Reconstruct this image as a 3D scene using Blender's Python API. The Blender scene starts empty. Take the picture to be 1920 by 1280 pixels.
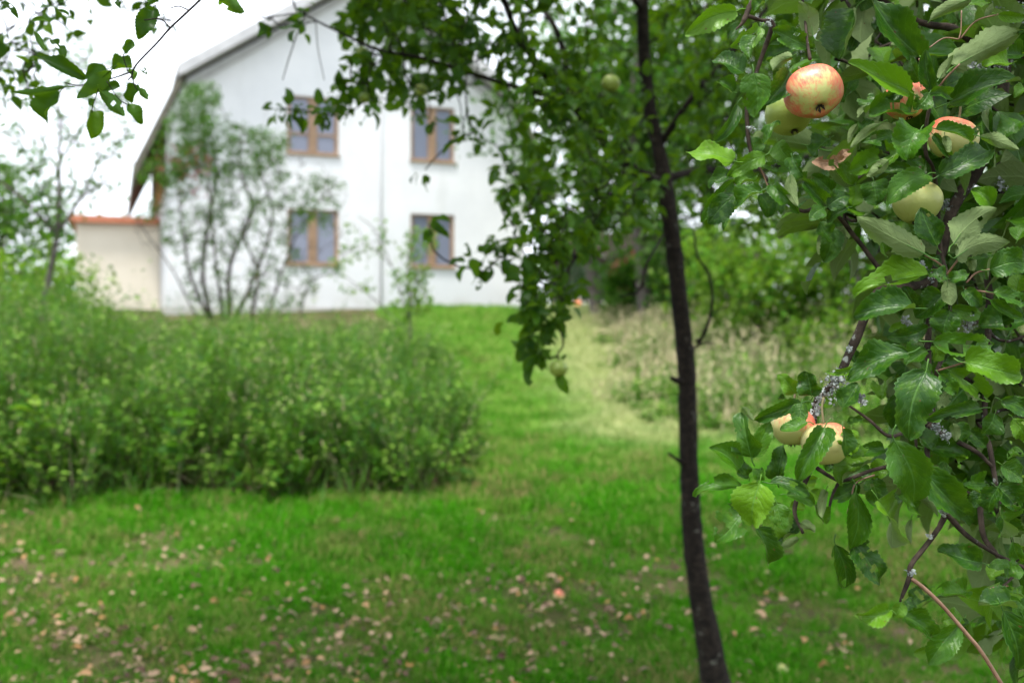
import bpy, bmesh, math, random
import numpy as np
from mathutils import Vector, Matrix

rng = np.random.default_rng(11)
random.seed(11)
scene = bpy.context.scene
col = scene.collection

# ------------------------------------------------------------------ camera
F, CX, HY, EYE = 1867.0, 960.0, 600.0, 1.5      # focal length, horizon and eye height measured from the photograph
cam_d = bpy.data.cameras.new('camera')
cam = bpy.data.objects.new('camera', cam_d)
col.objects.link(cam)
scene.camera = cam
cam.location = (0, 0, EYE)
cam.rotation_euler = (math.radians(90), 0, 0)
cam_d.sensor_width = 36.0
cam_d.lens = 35.0
cam_d.shift_y = -40.0 / 1920.0
cam_d.clip_start = 0.05
cam_d.clip_end = 600
cam_d.dof.use_dof = True
cam_d.dof.focus_distance = 1.25
cam_d.dof.aperture_fstop = 3.9
cam_d.dof.aperture_blades = 9

# ------------------------------------------------------------------ world, sun, exposure
SUN_EL, SUN_AZ = math.radians(70), math.radians(210)     # azimuth clockwise from +Y: behind the camera, to the left
w = bpy.data.worlds.new('World')
scene.world = w
w.use_nodes = True
wn = w.node_tree
for n in list(wn.nodes):
    wn.nodes.remove(n)
sky = wn.nodes.new('ShaderNodeTexSky')
sky.sky_type = 'NISHITA'
sky.sun_disc = False
sky.sun_elevation = SUN_EL
sky.sun_rotation = SUN_AZ
sky.dust_density = 3.0
mixc = wn.nodes.new('ShaderNodeMix')
mixc.data_type = 'RGBA'
mixc.inputs[0].default_value = 0.88                       # closed cloud layer over the clear sky
mixc.inputs[7].default_value = (11.4, 12.0, 13.0, 1)
bg = wn.nodes.new('ShaderNodeBackground')
bg.inputs['Strength'].default_value = 0.05
wo = wn.nodes.new('ShaderNodeOutputWorld')
wn.links.new(sky.outputs[0], mixc.inputs[6])
wn.links.new(mixc.outputs[2], bg.inputs[0])
wn.links.new(bg.outputs[0], wo.inputs[0])

sun_d = bpy.data.lights.new('sun', 'SUN')
sun_d.energy = 1.5
sun_d.angle = math.radians(10)
sun_d.color = (1.0, 0.96, 0.9)
sun = bpy.data.objects.new('sun', sun_d)
col.objects.link(sun)
sdir = Vector((math.sin(SUN_AZ) * math.cos(SUN_EL), math.cos(SUN_AZ) * math.cos(SUN_EL), math.sin(SUN_EL)))
sun.rotation_euler = sdir.to_track_quat('Z', 'Y').to_euler()

scene.view_settings.view_transform = 'Standard'
scene.view_settings.look = 'None'
scene.view_settings.exposure = 2.05
scene.view_settings.gamma = 1.0
scene.view_settings.use_curve_mapping = False
scene.render.engine = 'CYCLES'
scene.cycles.use_denoising = True
scene.cycles.max_bounces = 6
scene.cycles.diffuse_bounces = 4
scene.cycles.glossy_bounces = 3
scene.cycles.transmission_bounces = 4
scene.cycles.caustics_reflective = False
scene.cycles.caustics_refractive = False
scene.cycles.sample_clamp_indirect = 6.0

# ------------------------------------------------------------------ helpers
def at(px, py, d):
    """point seen at pixel (px, py) of the photograph, d metres ahead"""
    return np.array(((px - CX) / F * d, d, EYE - (py - HY) / F * d))

def gz(x, y):
    """height of the ground: flat by the camera, rising to the house"""
    x = np.asarray(x, float); y = np.asarray(y, float)
    t = np.clip(y - 3.0, 0, 20.5)
    s = np.where(t < 2, t * t / 4, t - 1)
    z = 0.0925 * s * 0.97
    return z + 0.018 * np.sin(x * 1.7 + 0.6 * y) * np.sin(y * 1.3 - 0.4 * x)

def tag(o, label=None, cat=None, group=None, kind=None):
    if label: o['label'] = label
    if cat: o['category'] = cat
    if group: o['group'] = group
    if kind: o['kind'] = kind
    return o

def empty(name, loc=(0, 0, 0)):
    o = bpy.data.objects.new(name, None)
    o.empty_display_size = 0.1
    col.objects.link(o)
    o.location = loc
    return o

def put(name, me, parent=None):
    o = bpy.data.objects.new(name, me)
    col.objects.link(o)
    if parent is not None:
        o.parent = parent
        o.matrix_parent_inverse = Matrix.Translation(-Vector(parent.location))
    return o

class MB:
    """collects verts, faces, uvs, one random number per vertex"""
    def __init__(self):
        self.v, self.f, self.uv, self.r, self.n = [], [], [], [], 0
    def add(self, verts, faces, uv=None, r=None):
        verts = np.asarray(verts, float)
        k = len(verts)
        self.v.append(verts)
        for fc in faces:
            self.f.append([i + self.n for i in fc])
        self.uv.append(np.full((k, 2), .5) if uv is None else np.asarray(uv, float))
        self.r.append(np.full(k, rng.random() if r is None else r))
        self.n += k
    def box(self, x0, x1, y0, y1, z0, z1, M=None):
        v = np.array([(x, y, z) for z in (z0, z1) for y in (y0, y1) for x in (x0, x1)], float)
        if M is not None:
            v = np.array([M(p) for p in v])
        self.add(v, [(0, 2, 3, 1), (4, 5, 7, 6), (0, 1, 5, 4), (2, 6, 7, 3), (0, 4, 6, 2), (1, 3, 7, 5)])
    def tube(self, pts, rad, sides=6, lump=0.0):
        pts = np.asarray(pts, float)
        n = len(pts)
        rad = np.broadcast_to(np.asarray(rad, float), (n,))
        tan = np.gradient(pts, axis=0)
        tan /= np.linalg.norm(tan, axis=1)[:, None] + 1e-9
        ref = np.array((0.3, 1, 0.1)) if abs(tan[0][1]) < .8 else np.array((1, .1, .2))
        vs, uvs = [], []
        a = np.arange(sides) * 2 * math.pi / sides
        dist = 0
        for i in range(n):
            u = np.cross(tan[i], ref); u /= np.linalg.norm(u) + 1e-9
            w_ = np.cross(tan[i], u)
            ref = np.cross(u, tan[i])
            rr = rad[i] * (1 + lump * rng.normal(size=sides)) if lump else np.full(sides, rad[i])
            vs.append(pts[i] + (np.cos(a) * rr)[:, None] * u + (np.sin(a) * rr)[:, None] * w_)
            if i: dist += np.linalg.norm(pts[i] - pts[i - 1])
            uvs.append(np.stack([a / 6.283, np.full(sides, dist)], 1))
        fs = []
        for i in range(n - 1):
            for j in range(sides):
                k = (j + 1) % sides
                fs.append((i * sides + j, i * sides + k, (i + 1) * sides + k, (i + 1) * sides + j))
        fs.append(tuple(range(sides))[::-1])
        fs.append(tuple(range((n - 1) * sides, n * sides)))
        self.add(np.concatenate(vs), fs, np.concatenate(uvs))
    def mesh(self, name, mat, smooth=True):
        me = bpy.data.meshes.new(name)
        v = np.concatenate(self.v)
        me.from_pydata(v.tolist(), [], self.f)
        finish(me, np.concatenate(self.uv), np.concatenate(self.r), mat, smooth)
        return me
    def build(self, name, mat, parent=None, smooth=True):
        return put(name, self.mesh(name, mat, smooth), parent)

def finish(me, uv, r, mat, smooth=True):
    lv = np.empty(len(me.loops), np.int32)
    me.loops.foreach_get('vertex_index', lv)
    ul = me.uv_layers.new(name='UVMap')
    ul.data.foreach_set('uv', uv[lv].astype(np.float32).ravel())
    at_ = me.attributes.new('rnd', 'FLOAT', 'POINT')
    at_.data.foreach_set('value', r.astype(np.float32))
    if smooth:
        me.polygons.foreach_set('use_smooth', np.ones(len(me.polygons), bool))
    me.materials.append(mat)
    me.update()

def unit(v):
    v = np.asarray(v, float)
    return v / (np.linalg.norm(v, axis=-1, keepdims=True) + 1e-12)

def curve(pts, k=6):
    """smooth Catmull-Rom line through points"""
    P = np.asarray(pts, float)
    if len(P) < 3: 
        t = np.linspace(0, 1, k + 1)[:, None]
        return P[0] * (1 - t) + P[1] * t
    Q = np.concatenate([[2 * P[0] - P[1]], P, [2 * P[-1] - P[-2]]])
    out = []
    for i in range(1, len(Q) - 2):
        for t in np.arange(k) / k:
            a, b, c, d = Q[i - 1], Q[i], Q[i + 1], Q[i + 2]
            out.append(.5 * (2 * b + (c - a) * t + (2 * a - 5 * b + 4 * c - d) * t * t + (3 * b - a - 3 * c + d) * t ** 3))
    out.append(P[-1])
    return np.array(out)

def pxcurve(pts, k=6):
    """smooth branch through (px, py, depth, radius_px) -> points, radii"""
    P = np.array([np.r_[at(p[0], p[1], p[2]), p[3] * p[2] / F] for p in pts])
    c = curve(P, k)
    return c[:, :3], np.maximum(c[:, 3], .0006)

# --- node helper
def N(nt, typ, ins=None, **props):
    n = nt.nodes.new('ShaderNode' + typ)
    for k, v in props.items():
        setattr(n, k, v)
    for k, v in (ins or {}).items():
        s = n.inputs[k]
        if isinstance(v, bpy.types.NodeSocket):
            nt.links.new(v, s)
        else:
            if isinstance(v, tuple) and len(v) == 3 and s.type == 'RGBA': v = v + (1,)
            s.default_value = v
    return n
def M_(nt, op, a, b=None, c=None, clamp=False):
    ins = {0: a}
    if b is not None: ins[1] = b
    if c is not None: ins[2] = c
    return N(nt, 'Math', ins, operation=op, use_clamp=clamp).outputs[0]
def MIX(nt, f, a, b, blend='MIX'):
    n = nt.nodes.new('ShaderNodeMix'); n.data_type = 'RGBA'; n.blend_type = blend
    for s, v in ((n.inputs[0], f), (n.inputs[6], a), (n.inputs[7], b)):
        if isinstance(v, bpy.types.NodeSocket): nt.links.new(v, s)
        else: s.default_value = v + (1,) if isinstance(v, tuple) else v
    return n.outputs[2]
def RNG(nt, v, a, b, c=0., d=1.):
    return N(nt, 'MapRange', {0: v, 1: a, 2: b, 3: c, 4: d}, interpolation_type='SMOOTHSTEP').outputs[0]
def NOISE(nt, scale, vec=None, detail=3., rough=.55, dims='3D', w_=None):
    ins = {'Scale': scale, 'Detail': detail, 'Roughness': rough}
    if vec is not None: ins['Vector'] = vec
    n = nt.nodes.new('ShaderNodeTexNoise'); n.noise_dimensions = dims
    if w_ is not None: ins['W'] = w_
    for k, v in ins.items():
        if isinstance(v, bpy.types.NodeSocket): nt.links.new(v, n.inputs[k])
        else: n.inputs[k].default_value = v
    return n.outputs[0]
def newmat(name):
    m = bpy.data.materials.new(name); m.use_nodes = True
    nt = m.node_tree
    for n in list(nt.nodes): nt.nodes.remove(n)
    return m, nt
def out(nt, sh):
    o = nt.nodes.new('ShaderNodeOutputMaterial'); nt.links.new(sh, o.inputs[0])
def bump(nt, h, strength=.4, dist=.002):
    return N(nt, 'Bump', {'Height': h, 'Strength': strength, 'Distance': dist}).outputs[0]
def rand_socket(nt):
    a = N(nt, 'Attribute', attribute_name='rnd').outputs['Fac']
    o = N(nt, 'ObjectInfo').outputs['Random']
    return M_(nt, 'FRACT', M_(nt, 'ADD', a, o))

def leaf_mat(name, c1, c2, c3, under, trans, rough=.4, tw=.3, veins=True, spots=.0, brown=(.12, .055, .02), spec=.5):
    m, nt = newmat(name)
    r = rand_socket(nt)
    c = MIX(nt, RNG(nt, r, .05, .85), c1, c2)
    c = MIX(nt, RNG(nt, r, .70, 1.), c, c3)
    uv = N(nt, 'UVMap').outputs[0]
    off = N(nt, 'VectorMath', {0: uv, 1: N(nt, 'CombineXYZ', {0: M_(nt, 'MULTIPLY', r, 91.), 1: M_(nt, 'MULTIPLY', r, 37.)}).outputs[0]}, operation='ADD').outputs[0]
    h = None
    if veins:
        s = N(nt, 'SeparateXYZ', {0: uv})
        a = M_(nt, 'MULTIPLY', M_(nt, 'ABSOLUTE', M_(nt, 'SUBTRACT', s.outputs[0], .5)), 2.)
        ph = M_(nt, 'SUBTRACT', M_(nt, 'MULTIPLY', M_(nt, 'ADD', s.outputs[1], M_(nt, 'MULTIPLY', NOISE(nt, 3.5, off, 2.), .22)), 7.5), M_(nt, 'MULTIPLY', a, 2.4))
        tri = M_(nt, 'ABSOLUTE', M_(nt, 'SUBTRACT', M_(nt, 'FRACT', ph), .5))       # 0 between, .5 on the vein
        side = RNG(nt, tri, .44, .5)
        mid = RNG(nt, a, .075, .02)
        rim = RNG(nt, a, .90, 1.0)
        vm = M_(nt, 'MAXIMUM', M_(nt, 'MAXIMUM', mid, M_(nt, 'MULTIPLY', rim, .7)), M_(nt, 'MULTIPLY', side, .4))
        n1 = NOISE(nt, 26., off, 2.)
        h = M_(nt, 'ADD', M_(nt, 'MULTIPLY', vm, -.8), M_(nt, 'ADD', M_(nt, 'MULTIPLY', M_(nt, 'POWER', tri, 2.), -1.0), M_(nt, 'ADD', M_(nt, 'MULTIPLY', n1, .4), M_(nt, 'MULTIPLY', NOISE(nt, 7., off, 2.), 1.8))))
        c = MIX(nt, M_(nt, 'MULTIPLY', vm, .38), c, tuple(min(1, x * 1.7 + .05) for x in c2))
        n2 = NOISE(nt, 4.5, off, 3.)
        c = MIX(nt, RNG(nt, n2, .45, .75, 0, .4), c, c3)
    if spots > 0:
        n3 = NOISE(nt, 7.5, off, 3., .6)
        sp = RNG(nt, n3, .735 - spots, .775 - spots)
        c = MIX(nt, sp, c, brown)
    back = N(nt, 'NewGeometry').outputs['Backfacing']
    und = under
    if veins:
        und = MIX(nt, M_(nt, 'MULTIPLY', vm, .6), under, tuple(min(1, x * 1.35) for x in under))
        if spots > 0: und = MIX(nt, sp, und, brown)
    base = MIX(nt, back, c, und)
    ins = {'Base Color': base, 'Roughness': M_(nt, 'ADD', M_(nt, 'MULTIPLY', back, .35), rough), 'Specular IOR Level': spec}
    if h is not None:
        ins['Normal'] = bump(nt, h, .6, .0010)
    p = N(nt, 'BsdfPrincipled', ins).outputs[0]
    if tw > 0:
        tcol = MIX(nt, .5, c, trans)
        if spots > 0: tcol = MIX(nt, sp, tcol, brown)
        t = N(nt, 'BsdfTranslucent', {0: tcol}).outputs[0]
        p = N(nt, 'MixShader', {0: tw, 1: p, 2: t}).outputs[0]
    out(nt, p)
    return m

def plain_mat(name, c1, c2, scale=8., rough=.8, bmp=.0, bscale=40., metallic=0., stretch=None, spec=.5, bd=.004):
    m, nt = newmat(name)
    tc = N(nt, 'TexCoord').outputs['Object']
    if stretch:
        tc = N(nt, 'Mapping', {0: tc, 3: stretch}).outputs[0]
    n = NOISE(nt, scale, tc, 5., .6)
    c = MIX(nt, RNG(nt, n, .3, .7), c1, c2)
    ins = {'Base Color': c, 'Roughness': rough, 'Metallic': metallic, 'Specular IOR Level': spec}
    if bmp: ins['Normal'] = bump(nt, NOISE(nt, bscale, tc, 5., .65), bmp, bd)
    out(nt, N(nt, 'BsdfPrincipled', ins).outputs[0])
    return m

def bark_mat(name, c1, c2, lichen, lscale=30., lthr=.6, ring=True, bd=.004):
    m, nt = newmat(name)
    tc = N(nt, 'TexCoord').outputs['Object']
    n = NOISE(nt, 45., tc, 6., .65)
    n2 = NOISE(nt, lscale, tc, 5., .6)
    c = MIX(nt, RNG(nt, n, .35, .7), c1, c2)
    c = MIX(nt, RNG(nt, n2, lthr, lthr + .07), c, lichen)
    h = M_(nt, 'ADD', n, M_(nt, 'MULTIPLY', n2, .4))
    if ring:
        rg = NOISE(nt, 60., N(nt, 'Mapping', {0: tc, 3: (.25, .25, 1.6)}).outputs[0], 3.)
        h = M_(nt, 'ADD', h, M_(nt, 'MULTIPLY', rg, 1.2))
        c = MIX(nt, RNG(nt, rg, .55, .3, 0, .6), c, tuple(x * .45 for x in c1))
    p = N(nt, 'BsdfPrincipled', {'Base Color': c, 'Roughness': .9, 'Specular IOR Level': .2, 'Normal': bump(nt, h, .8, bd)}).outputs[0]
    out(nt, p)
    return m

# ------------------------------------------------------------------ materials
APPLE_LEAF = leaf_mat('apple_leaf', (.012, .054, .003), (.036, .118, .004), (.10, .225, .007), (.145, .205, .075), (.20, .46, .006), rough=.37, tw=.20, spots=.055, spec=.30)
MID_LEAF = leaf_mat('apple_leaf_far', (.012, .048, .003), (.034, .102, .004), (.095, .19, .007), (.045, .11, .02), (.24, .48, .004), rough=.42, tw=.33, veins=False, spec=.15)
DRY_LEAF = leaf_mat('dry_leaf', (.16, .085, .04), (.27, .165, .09), (.38, .25, .14), (.38, .25, .15), (.3, .16, .07), rough=.7, tw=.15, spots=.06)
FALLEN = leaf_mat('fallen_leaf', (.060, .024, .012), (.40, .28, .175), (.30, .15, .045), (.42, .33, .23), (.3, .2, .1), rough=.75, tw=.1, veins=False)
TREE_LEAF = leaf_mat('tree_leaf', (.011, .052, .004), (.034, .122, .008), (.09, .21, .012), (.07, .13, .035), (.20, .46, .01), rough=.6, tw=.28, veins=False, spec=.08)
LIGHT_LEAF = leaf_mat('light_leaf', (.030, .105, .007), (.075, .19, .012), (.18, .29, .03), (.14, .22, .05), (.33, .60, .02), rough=.55, tw=.36, veins=False, spec=.08)
DARK_LEAF = leaf_mat('dark_leaf', (.018, .05, .022), (.03, .075, .025), (.04, .09, .03), (.05, .09, .04), (.08, .2, .04), rough=.55, tw=.2, veins=False)
WEED_LEAF = leaf_mat('weed_leaf', (.011, .056, .003), (.070, .190, .009), (.20, .33, .05), (.07, .16, .03), (.20, .52, .015), rough=.55, tw=.22, veins=False, spec=.1)
STRAW = leaf_mat('straw', (.44, .38, .21), (.53, .47, .29), (.26, .36, .12), (.42, .36, .22), (.4, .34, .18), rough=.75, tw=.2, veins=False)
DEADSTEM = leaf_mat('dead_stem', (.022, .017, .011), (.045, .034, .02), (.12, .09, .055), (.05, .035, .02), (.06, .04, .02), rough=.9, tw=.0, veins=False, spec=.05)  # dead brown, kept very dark to paint in shade low in the weeds
RED_LEAF = leaf_mat('red_leaf', (.30, .04, .07), (.40, .08, .11), (.42, .16, .12), (.3, .08, .08), (.5, .06, .05), rough=.5, tw=.3, veins=False)
BARK = bark_mat('bark', (.007, .0055, .0045), (.028, .021, .016), (.085, .085, .07), 26., .62)
BARK_L = bark_mat('bark_lichen', (.022, .016, .012), (.075, .056, .042), (.24, .26, .235), 60., .62, ring=False, bd=.002)
TWIG = plain_mat('twig_bark', (.05, .03, .022), (.13, .085, .06), 60., .75, .5, 200., bd=.001)
SHOOT = plain_mat('shoot_bark', (.16, .085, .05), (.27, .16, .10), 50., .5, .3, 200., bd=.0006)
STEM = plain_mat('green_stem', (.10, .13, .05), (.20, .16, .09), 20., .7)
SHRUBBARK = plain_mat('shrub_bark', (.030, .022, .017), (.07, .052, .04), 12., .9)
FARBARK = plain_mat('far_bark', (.05, .04, .034), (.11, .095, .085), 12., .9)
LICHEN = plain_mat('lichen', (.10, .115, .11), (.36, .40, .385), 140., .95)
STALK = plain_mat('apple_stalk', (.10, .12, .04), (.17, .12, .06), 60., .6)
CALYX = plain_mat('calyx', (.02, .014, .01), (.06, .045, .03), 90., .9)
BROWNWOOD = plain_mat('window_wood', (.24, .15, .09), (.32, .21, .13), 6., .6, .2, 30.)
ROOFBROWN = plain_mat('roof_shingle', (.085, .08, .06), (.14, .13, .10), 5., .9, .5, 18.)
WHITEPAINT = plain_mat('white_paint', (.56, .56, .57), (.64, .645, .655), 3., .6)
VERGE = plain_mat('verge_paint', (.40, .40, .41), (.50, .50, .51), 3., .7)
PLINTH = plain_mat('plinth', (.38, .37, .36), (.48, .47, .45), 4., .9, .4, 20.)
BEIGE = plain_mat('beige_render', (.66, .60, .49), (.72, .66, .55), 1.2, .9, .2, 30.)
REDROOF = plain_mat('red_roof', (.42, .14, .07), (.52, .20, .11), 6., .6)
SHEDWOOD = plain_mat('shed_wood', (.05, .03, .022), (.085, .05, .036), 4., .85, .4, 12.)
SHEDROOF = plain_mat('shed_roof', (.02, .015, .013), (.04, .03, .026), 5., 1., spec=.05)
ORANGE = plain_mat('orange_plastic', (.75, .14, .03), (.82, .18, .04), 5., .5)
PALEPL = plain_mat('pale_band', (.7, .62, .6), (.78, .72, .7), 5., .5)

def wall_mat():
    m, nt = newmat('white_wall')
    tc = N(nt, 'TexCoord').outputs['Object']
    n = NOISE(nt, 1.1, tc, 5., .6)
    c = MIX(nt, RNG(nt, n, .3, .75), (.66, .672, .695), (.73, .738, .755))
    zz = N(nt, 'SeparateXYZ', {0: tc}).outputs[2]
    str_ = NOISE(nt, 2.2, N(nt, 'Mapping', {0: tc, 3: (1.6, 1.6, .16)}).outputs[0], 5., .65)
    c = MIX(nt, RNG(nt, str_, .54, .8, 0, .35), c, (.47, .47, .45))
    c = MIX(nt, M_(nt, 'MULTIPLY', RNG(nt, zz, 2.5, 1.7), RNG(nt, n, .35, .65, .1, .7)), c, (.40, .40, .36))
    tri = M_(nt, 'ABSOLUTE', M_(nt, 'SUBTRACT', M_(nt, 'FRACT', M_(nt, 'MULTIPLY', zz, 5.)), .5))
    joint = RNG(nt, tri, .45, .5)
    c = MIX(nt, M_(nt, 'MULTIPLY', joint, .18), c, (.55, .56, .58))
    h = M_(nt, 'ADD', M_(nt, 'MULTIPLY', joint, -1.), M_(nt, 'MULTIPLY', NOISE(nt, 40., tc, 3.), .4))
    out(nt, N(nt, 'BsdfPrincipled', {'Base Color': c, 'Roughness': .75, 'Normal': bump(nt, h, .4, .006)}).outputs[0])
    return m
WALL = wall_mat()

def glass_mat():
    m, nt = newmat('window_glass')
    tc = N(nt, 'TexCoord').outputs['Object']
    n = NOISE(nt, 1.3, tc, 2.)
    p = N(nt, 'BsdfPrincipled', {'Base Color': (.19, .21, .28), 'Roughness': .08, 'Specular IOR Level': .5, 'IOR': 1.5, 'Normal': bump(nt, n, .25, .02)}).outputs[0]  # blue-grey base colour paints in the dull reflection on the panes
    out(nt, p)
    return m
GLASS = glass_mat()

def apple_mat():
    m, nt = newmat('apple_skin')
    tc = N(nt, 'TexCoord').outputs['Object']
    oi = N(nt, 'ObjectInfo')
    cs = N(nt, 'SeparateColor', {0: oi.outputs['Color']})
    red, ripe = cs.outputs[0], cs.outputs[1]
    wv = M_(nt, 'MULTIPLY', oi.outputs['Random'], 40.)
    # streaks run from stalk to calyx: sample noise on the direction around the axis, hardly along it
    nv = N(nt, 'VectorMath', {0: tc}, operation='NORMALIZE').outputs[0]
    sv = N(nt, 'Mapping', {0: nv, 3: (1, 1, .16)}).outputs[0]
    st = NOISE(nt, 13., sv, 4., .65, '4D', wv)
    pt = NOISE(nt, 2.6, nv, 3., .6, '4D', wv)
    sx = N(nt, 'SeparateXYZ', {0: nv})
    side = M_(nt, 'ADD', M_(nt, 'ADD', M_(nt, 'MULTIPLY', sx.outputs[2], .50), M_(nt, 'MULTIPLY', sx.outputs[0], .34)), M_(nt, 'MULTIPLY', pt, 1.1))
    blush = RNG(nt, M_(nt, 'ADD', side, M_(nt, 'SUBTRACT', M_(nt, 'MULTIPLY', red, 1.25), .66)), .15, 1.0)
    st2 = NOISE(nt, 34., sv, 3., .7, '4D', wv)
    f = RNG(nt, M_(nt, 'ADD', blush, M_(nt, 'ADD', M_(nt, 'MULTIPLY', M_(nt, 'SUBTRACT', st, .5), 1.5), M_(nt, 'MULTIPLY', M_(nt, 'SUBTRACT', st2, .5), .9))), .25, 1.15)
    basec = MIX(nt, ripe, (.17, .27, .03), (.56, .52, .23))
    basec = MIX(nt, RNG(nt, sx.outputs[2], .2, -.9, 0, .6), basec, (.30, .37, .06))
    c = MIX(nt, M_(nt, 'MULTIPLY', f, .88), basec, (.62, .085, .07))
    sp = N(nt, 'TexVoronoi', {'Scale': 16., 'Vector': nv}).outputs[0]
    c = MIX(nt, RNG(nt, sp, .10, .05, 0, .45), c, (.62, .55, .36))
    n3 = NOISE(nt, 6., nv, 2., .5, '4D', wv)
    c = MIX(nt, RNG(nt, n3, .735, .765), c, (.15, .085, .03))
    p = N(nt, 'BsdfPrincipled', {'Base Color': c, 'Roughness': .38, 'Specular IOR Level': .45, 'Subsurface Weight': .12,
                                 'Subsurface Radius': (.01, .006, .003), 'Subsurface Scale': .4,
                                 'Normal': bump(nt, NOISE(nt, 9., nv, 3.), .12, .003)}).outputs[0]
    out(nt, p)
    return m
APPLE = apple_mat()

def dryness(nt, pos):
    s = N(nt, 'SeparateXYZ', {0: pos})
    nz = NOISE(nt, .9, pos, 3., .6)
    nz2 = NOISE(nt, 2.6, pos, 3., .6)
    x = M_(nt, 'ADD', s.outputs[0], M_(nt, 'MULTIPLY', M_(nt, 'SUBTRACT', nz, .5), 1.6))
    y = M_(nt, 'ADD', s.outputs[1], M_(nt, 'MULTIPLY', M_(nt, 'SUBTRACT', nz2, .5), 2.))
    return M_(nt, 'MULTIPLY', RNG(nt, x, .15, 1.0), RNG(nt, y, 7.9, 9.6)), nz, nz2

def grass_mat():
    m, nt = newmat('grass_blade')
    pos = N(nt, 'NewGeometry').outputs['Position']
    d, nz, nz2 = dryness(nt, pos)
    r = rand_socket(nt)
    c = MIX(nt, r, (.024, .150, .002), (.078, .300, .005))
    c = MIX(nt, RNG(nt, nz2, .45, .72, 0, .75), c, (.13, .27, .025))
    c = MIX(nt, RNG(nt, NOISE(nt, 1.7, pos, 4., .65), .54, .70, 0, .7), c, (.030, .085, .008))
    c = MIX(nt, M_(nt, 'MULTIPLY', M_(nt, 'MAXIMUM', RNG(nt, r, .84, .92), M_(nt, 'MULTIPLY', RNG(nt, r, .40, .52), RNG(nt, NOISE(nt, 1.4, pos, 4., .65), .46, .60))), RNG(nt, nz, .3, .5, .5, .9)), c, (.25, .19, .085))
    sy = N(nt, 'SeparateXYZ', {0: pos}).outputs[1]
    c = MIX(nt, M_(nt, 'MULTIPLY', RNG(nt, sy, 7., 10.), RNG(nt, nz2, .36, .62, .15, .75)), c, (.24, .40, .07))  # paler far grass, with the brighter light on the path painted in
    c = MIX(nt, M_(nt, 'MULTIPLY', d, .72), c, (.52, .49, .26))
    p = N(nt, 'BsdfPrincipled', {'Base Color': c, 'Roughness': .7, 'Specular IOR Level': .08}).outputs[0]
    t = N(nt, 'BsdfTranslucent', {0: MIX(nt, .4, c, (.12, .48, .01))}).outputs[0]
    out(nt, N(nt, 'MixShader', {0: .35, 1: p, 2: t}).outputs[0])
    return m
GRASS = grass_mat()

def ground_mat():
    m, nt = newmat('lawn_ground')
    pos = N(nt, 'NewGeometry').outputs['Position']
    d, nz, nz2 = dryness(nt, pos)
    n = NOISE(nt, 22., pos, 6., .7)
    c = MIX(nt, RNG(nt, n, .3, .7), (.030, .032, .012), (.065, .075, .020))
    c = MIX(nt, RNG(nt, NOISE(nt, 1.1, pos, 5., .65), .45, .62, 0, .85), c, (.12, .095, .05))
    c = MIX(nt, M_(nt, 'MULTIPLY', d, .85), c, (.40, .36, .21))
    out(nt, N(nt, 'BsdfPrincipled', {'Base Color': c, 'Roughness': 1., 'Specular IOR Level': .1, 'Normal': bump(nt, n, .8, .02)}).outputs[0])
    return m
GROUND = ground_mat()

# ------------------------------------------------------------------ ground
def build_ground():
    xs = np.unique(np.concatenate([np.linspace(-200, -14, 14), np.linspace(-14, 14, 113), np.linspace(14, 200, 14)]))
    ys = np.unique(np.concatenate([np.linspace(-60, -4, 8), np.linspace(-4, 30, 137), np.linspace(30, 320, 18)]))
    X, Y = np.meshgrid(xs, ys)
    V = np.stack([X, Y, gz(X, Y)], -1).reshape(-1, 3)
    nx, ny = len(xs), len(ys)
    fs = [(j * nx + i, j * nx + i + 1, (j + 1) * nx + i + 1, (j + 1) * nx + i) for j in range(ny - 1) for i in range(nx - 1)]
    me = bpy.data.meshes.new('lawn')
    me.from_pydata(V.tolist(), [], fs)
    me.polygons.foreach_set('use_smooth', np.ones(len(me.polygons), bool))
    me.materials.append(GROUND)
    return tag(put('lawn', me), kind='structure')
lawn = build_ground()

# ------------------------------------------------------------------ house
HX, HYY = -7.64, 22.0
UX, UY = .928, .371
def hp(p):
    """house coordinates: s along the gable wall, t back from it, z up"""
    s, t, z = p
    return np.array((HX + UX * s - UY * t, HYY + UY * s + UX * t, z))
HL, HB, HD = 8.6, 1.45, 9.5

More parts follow.
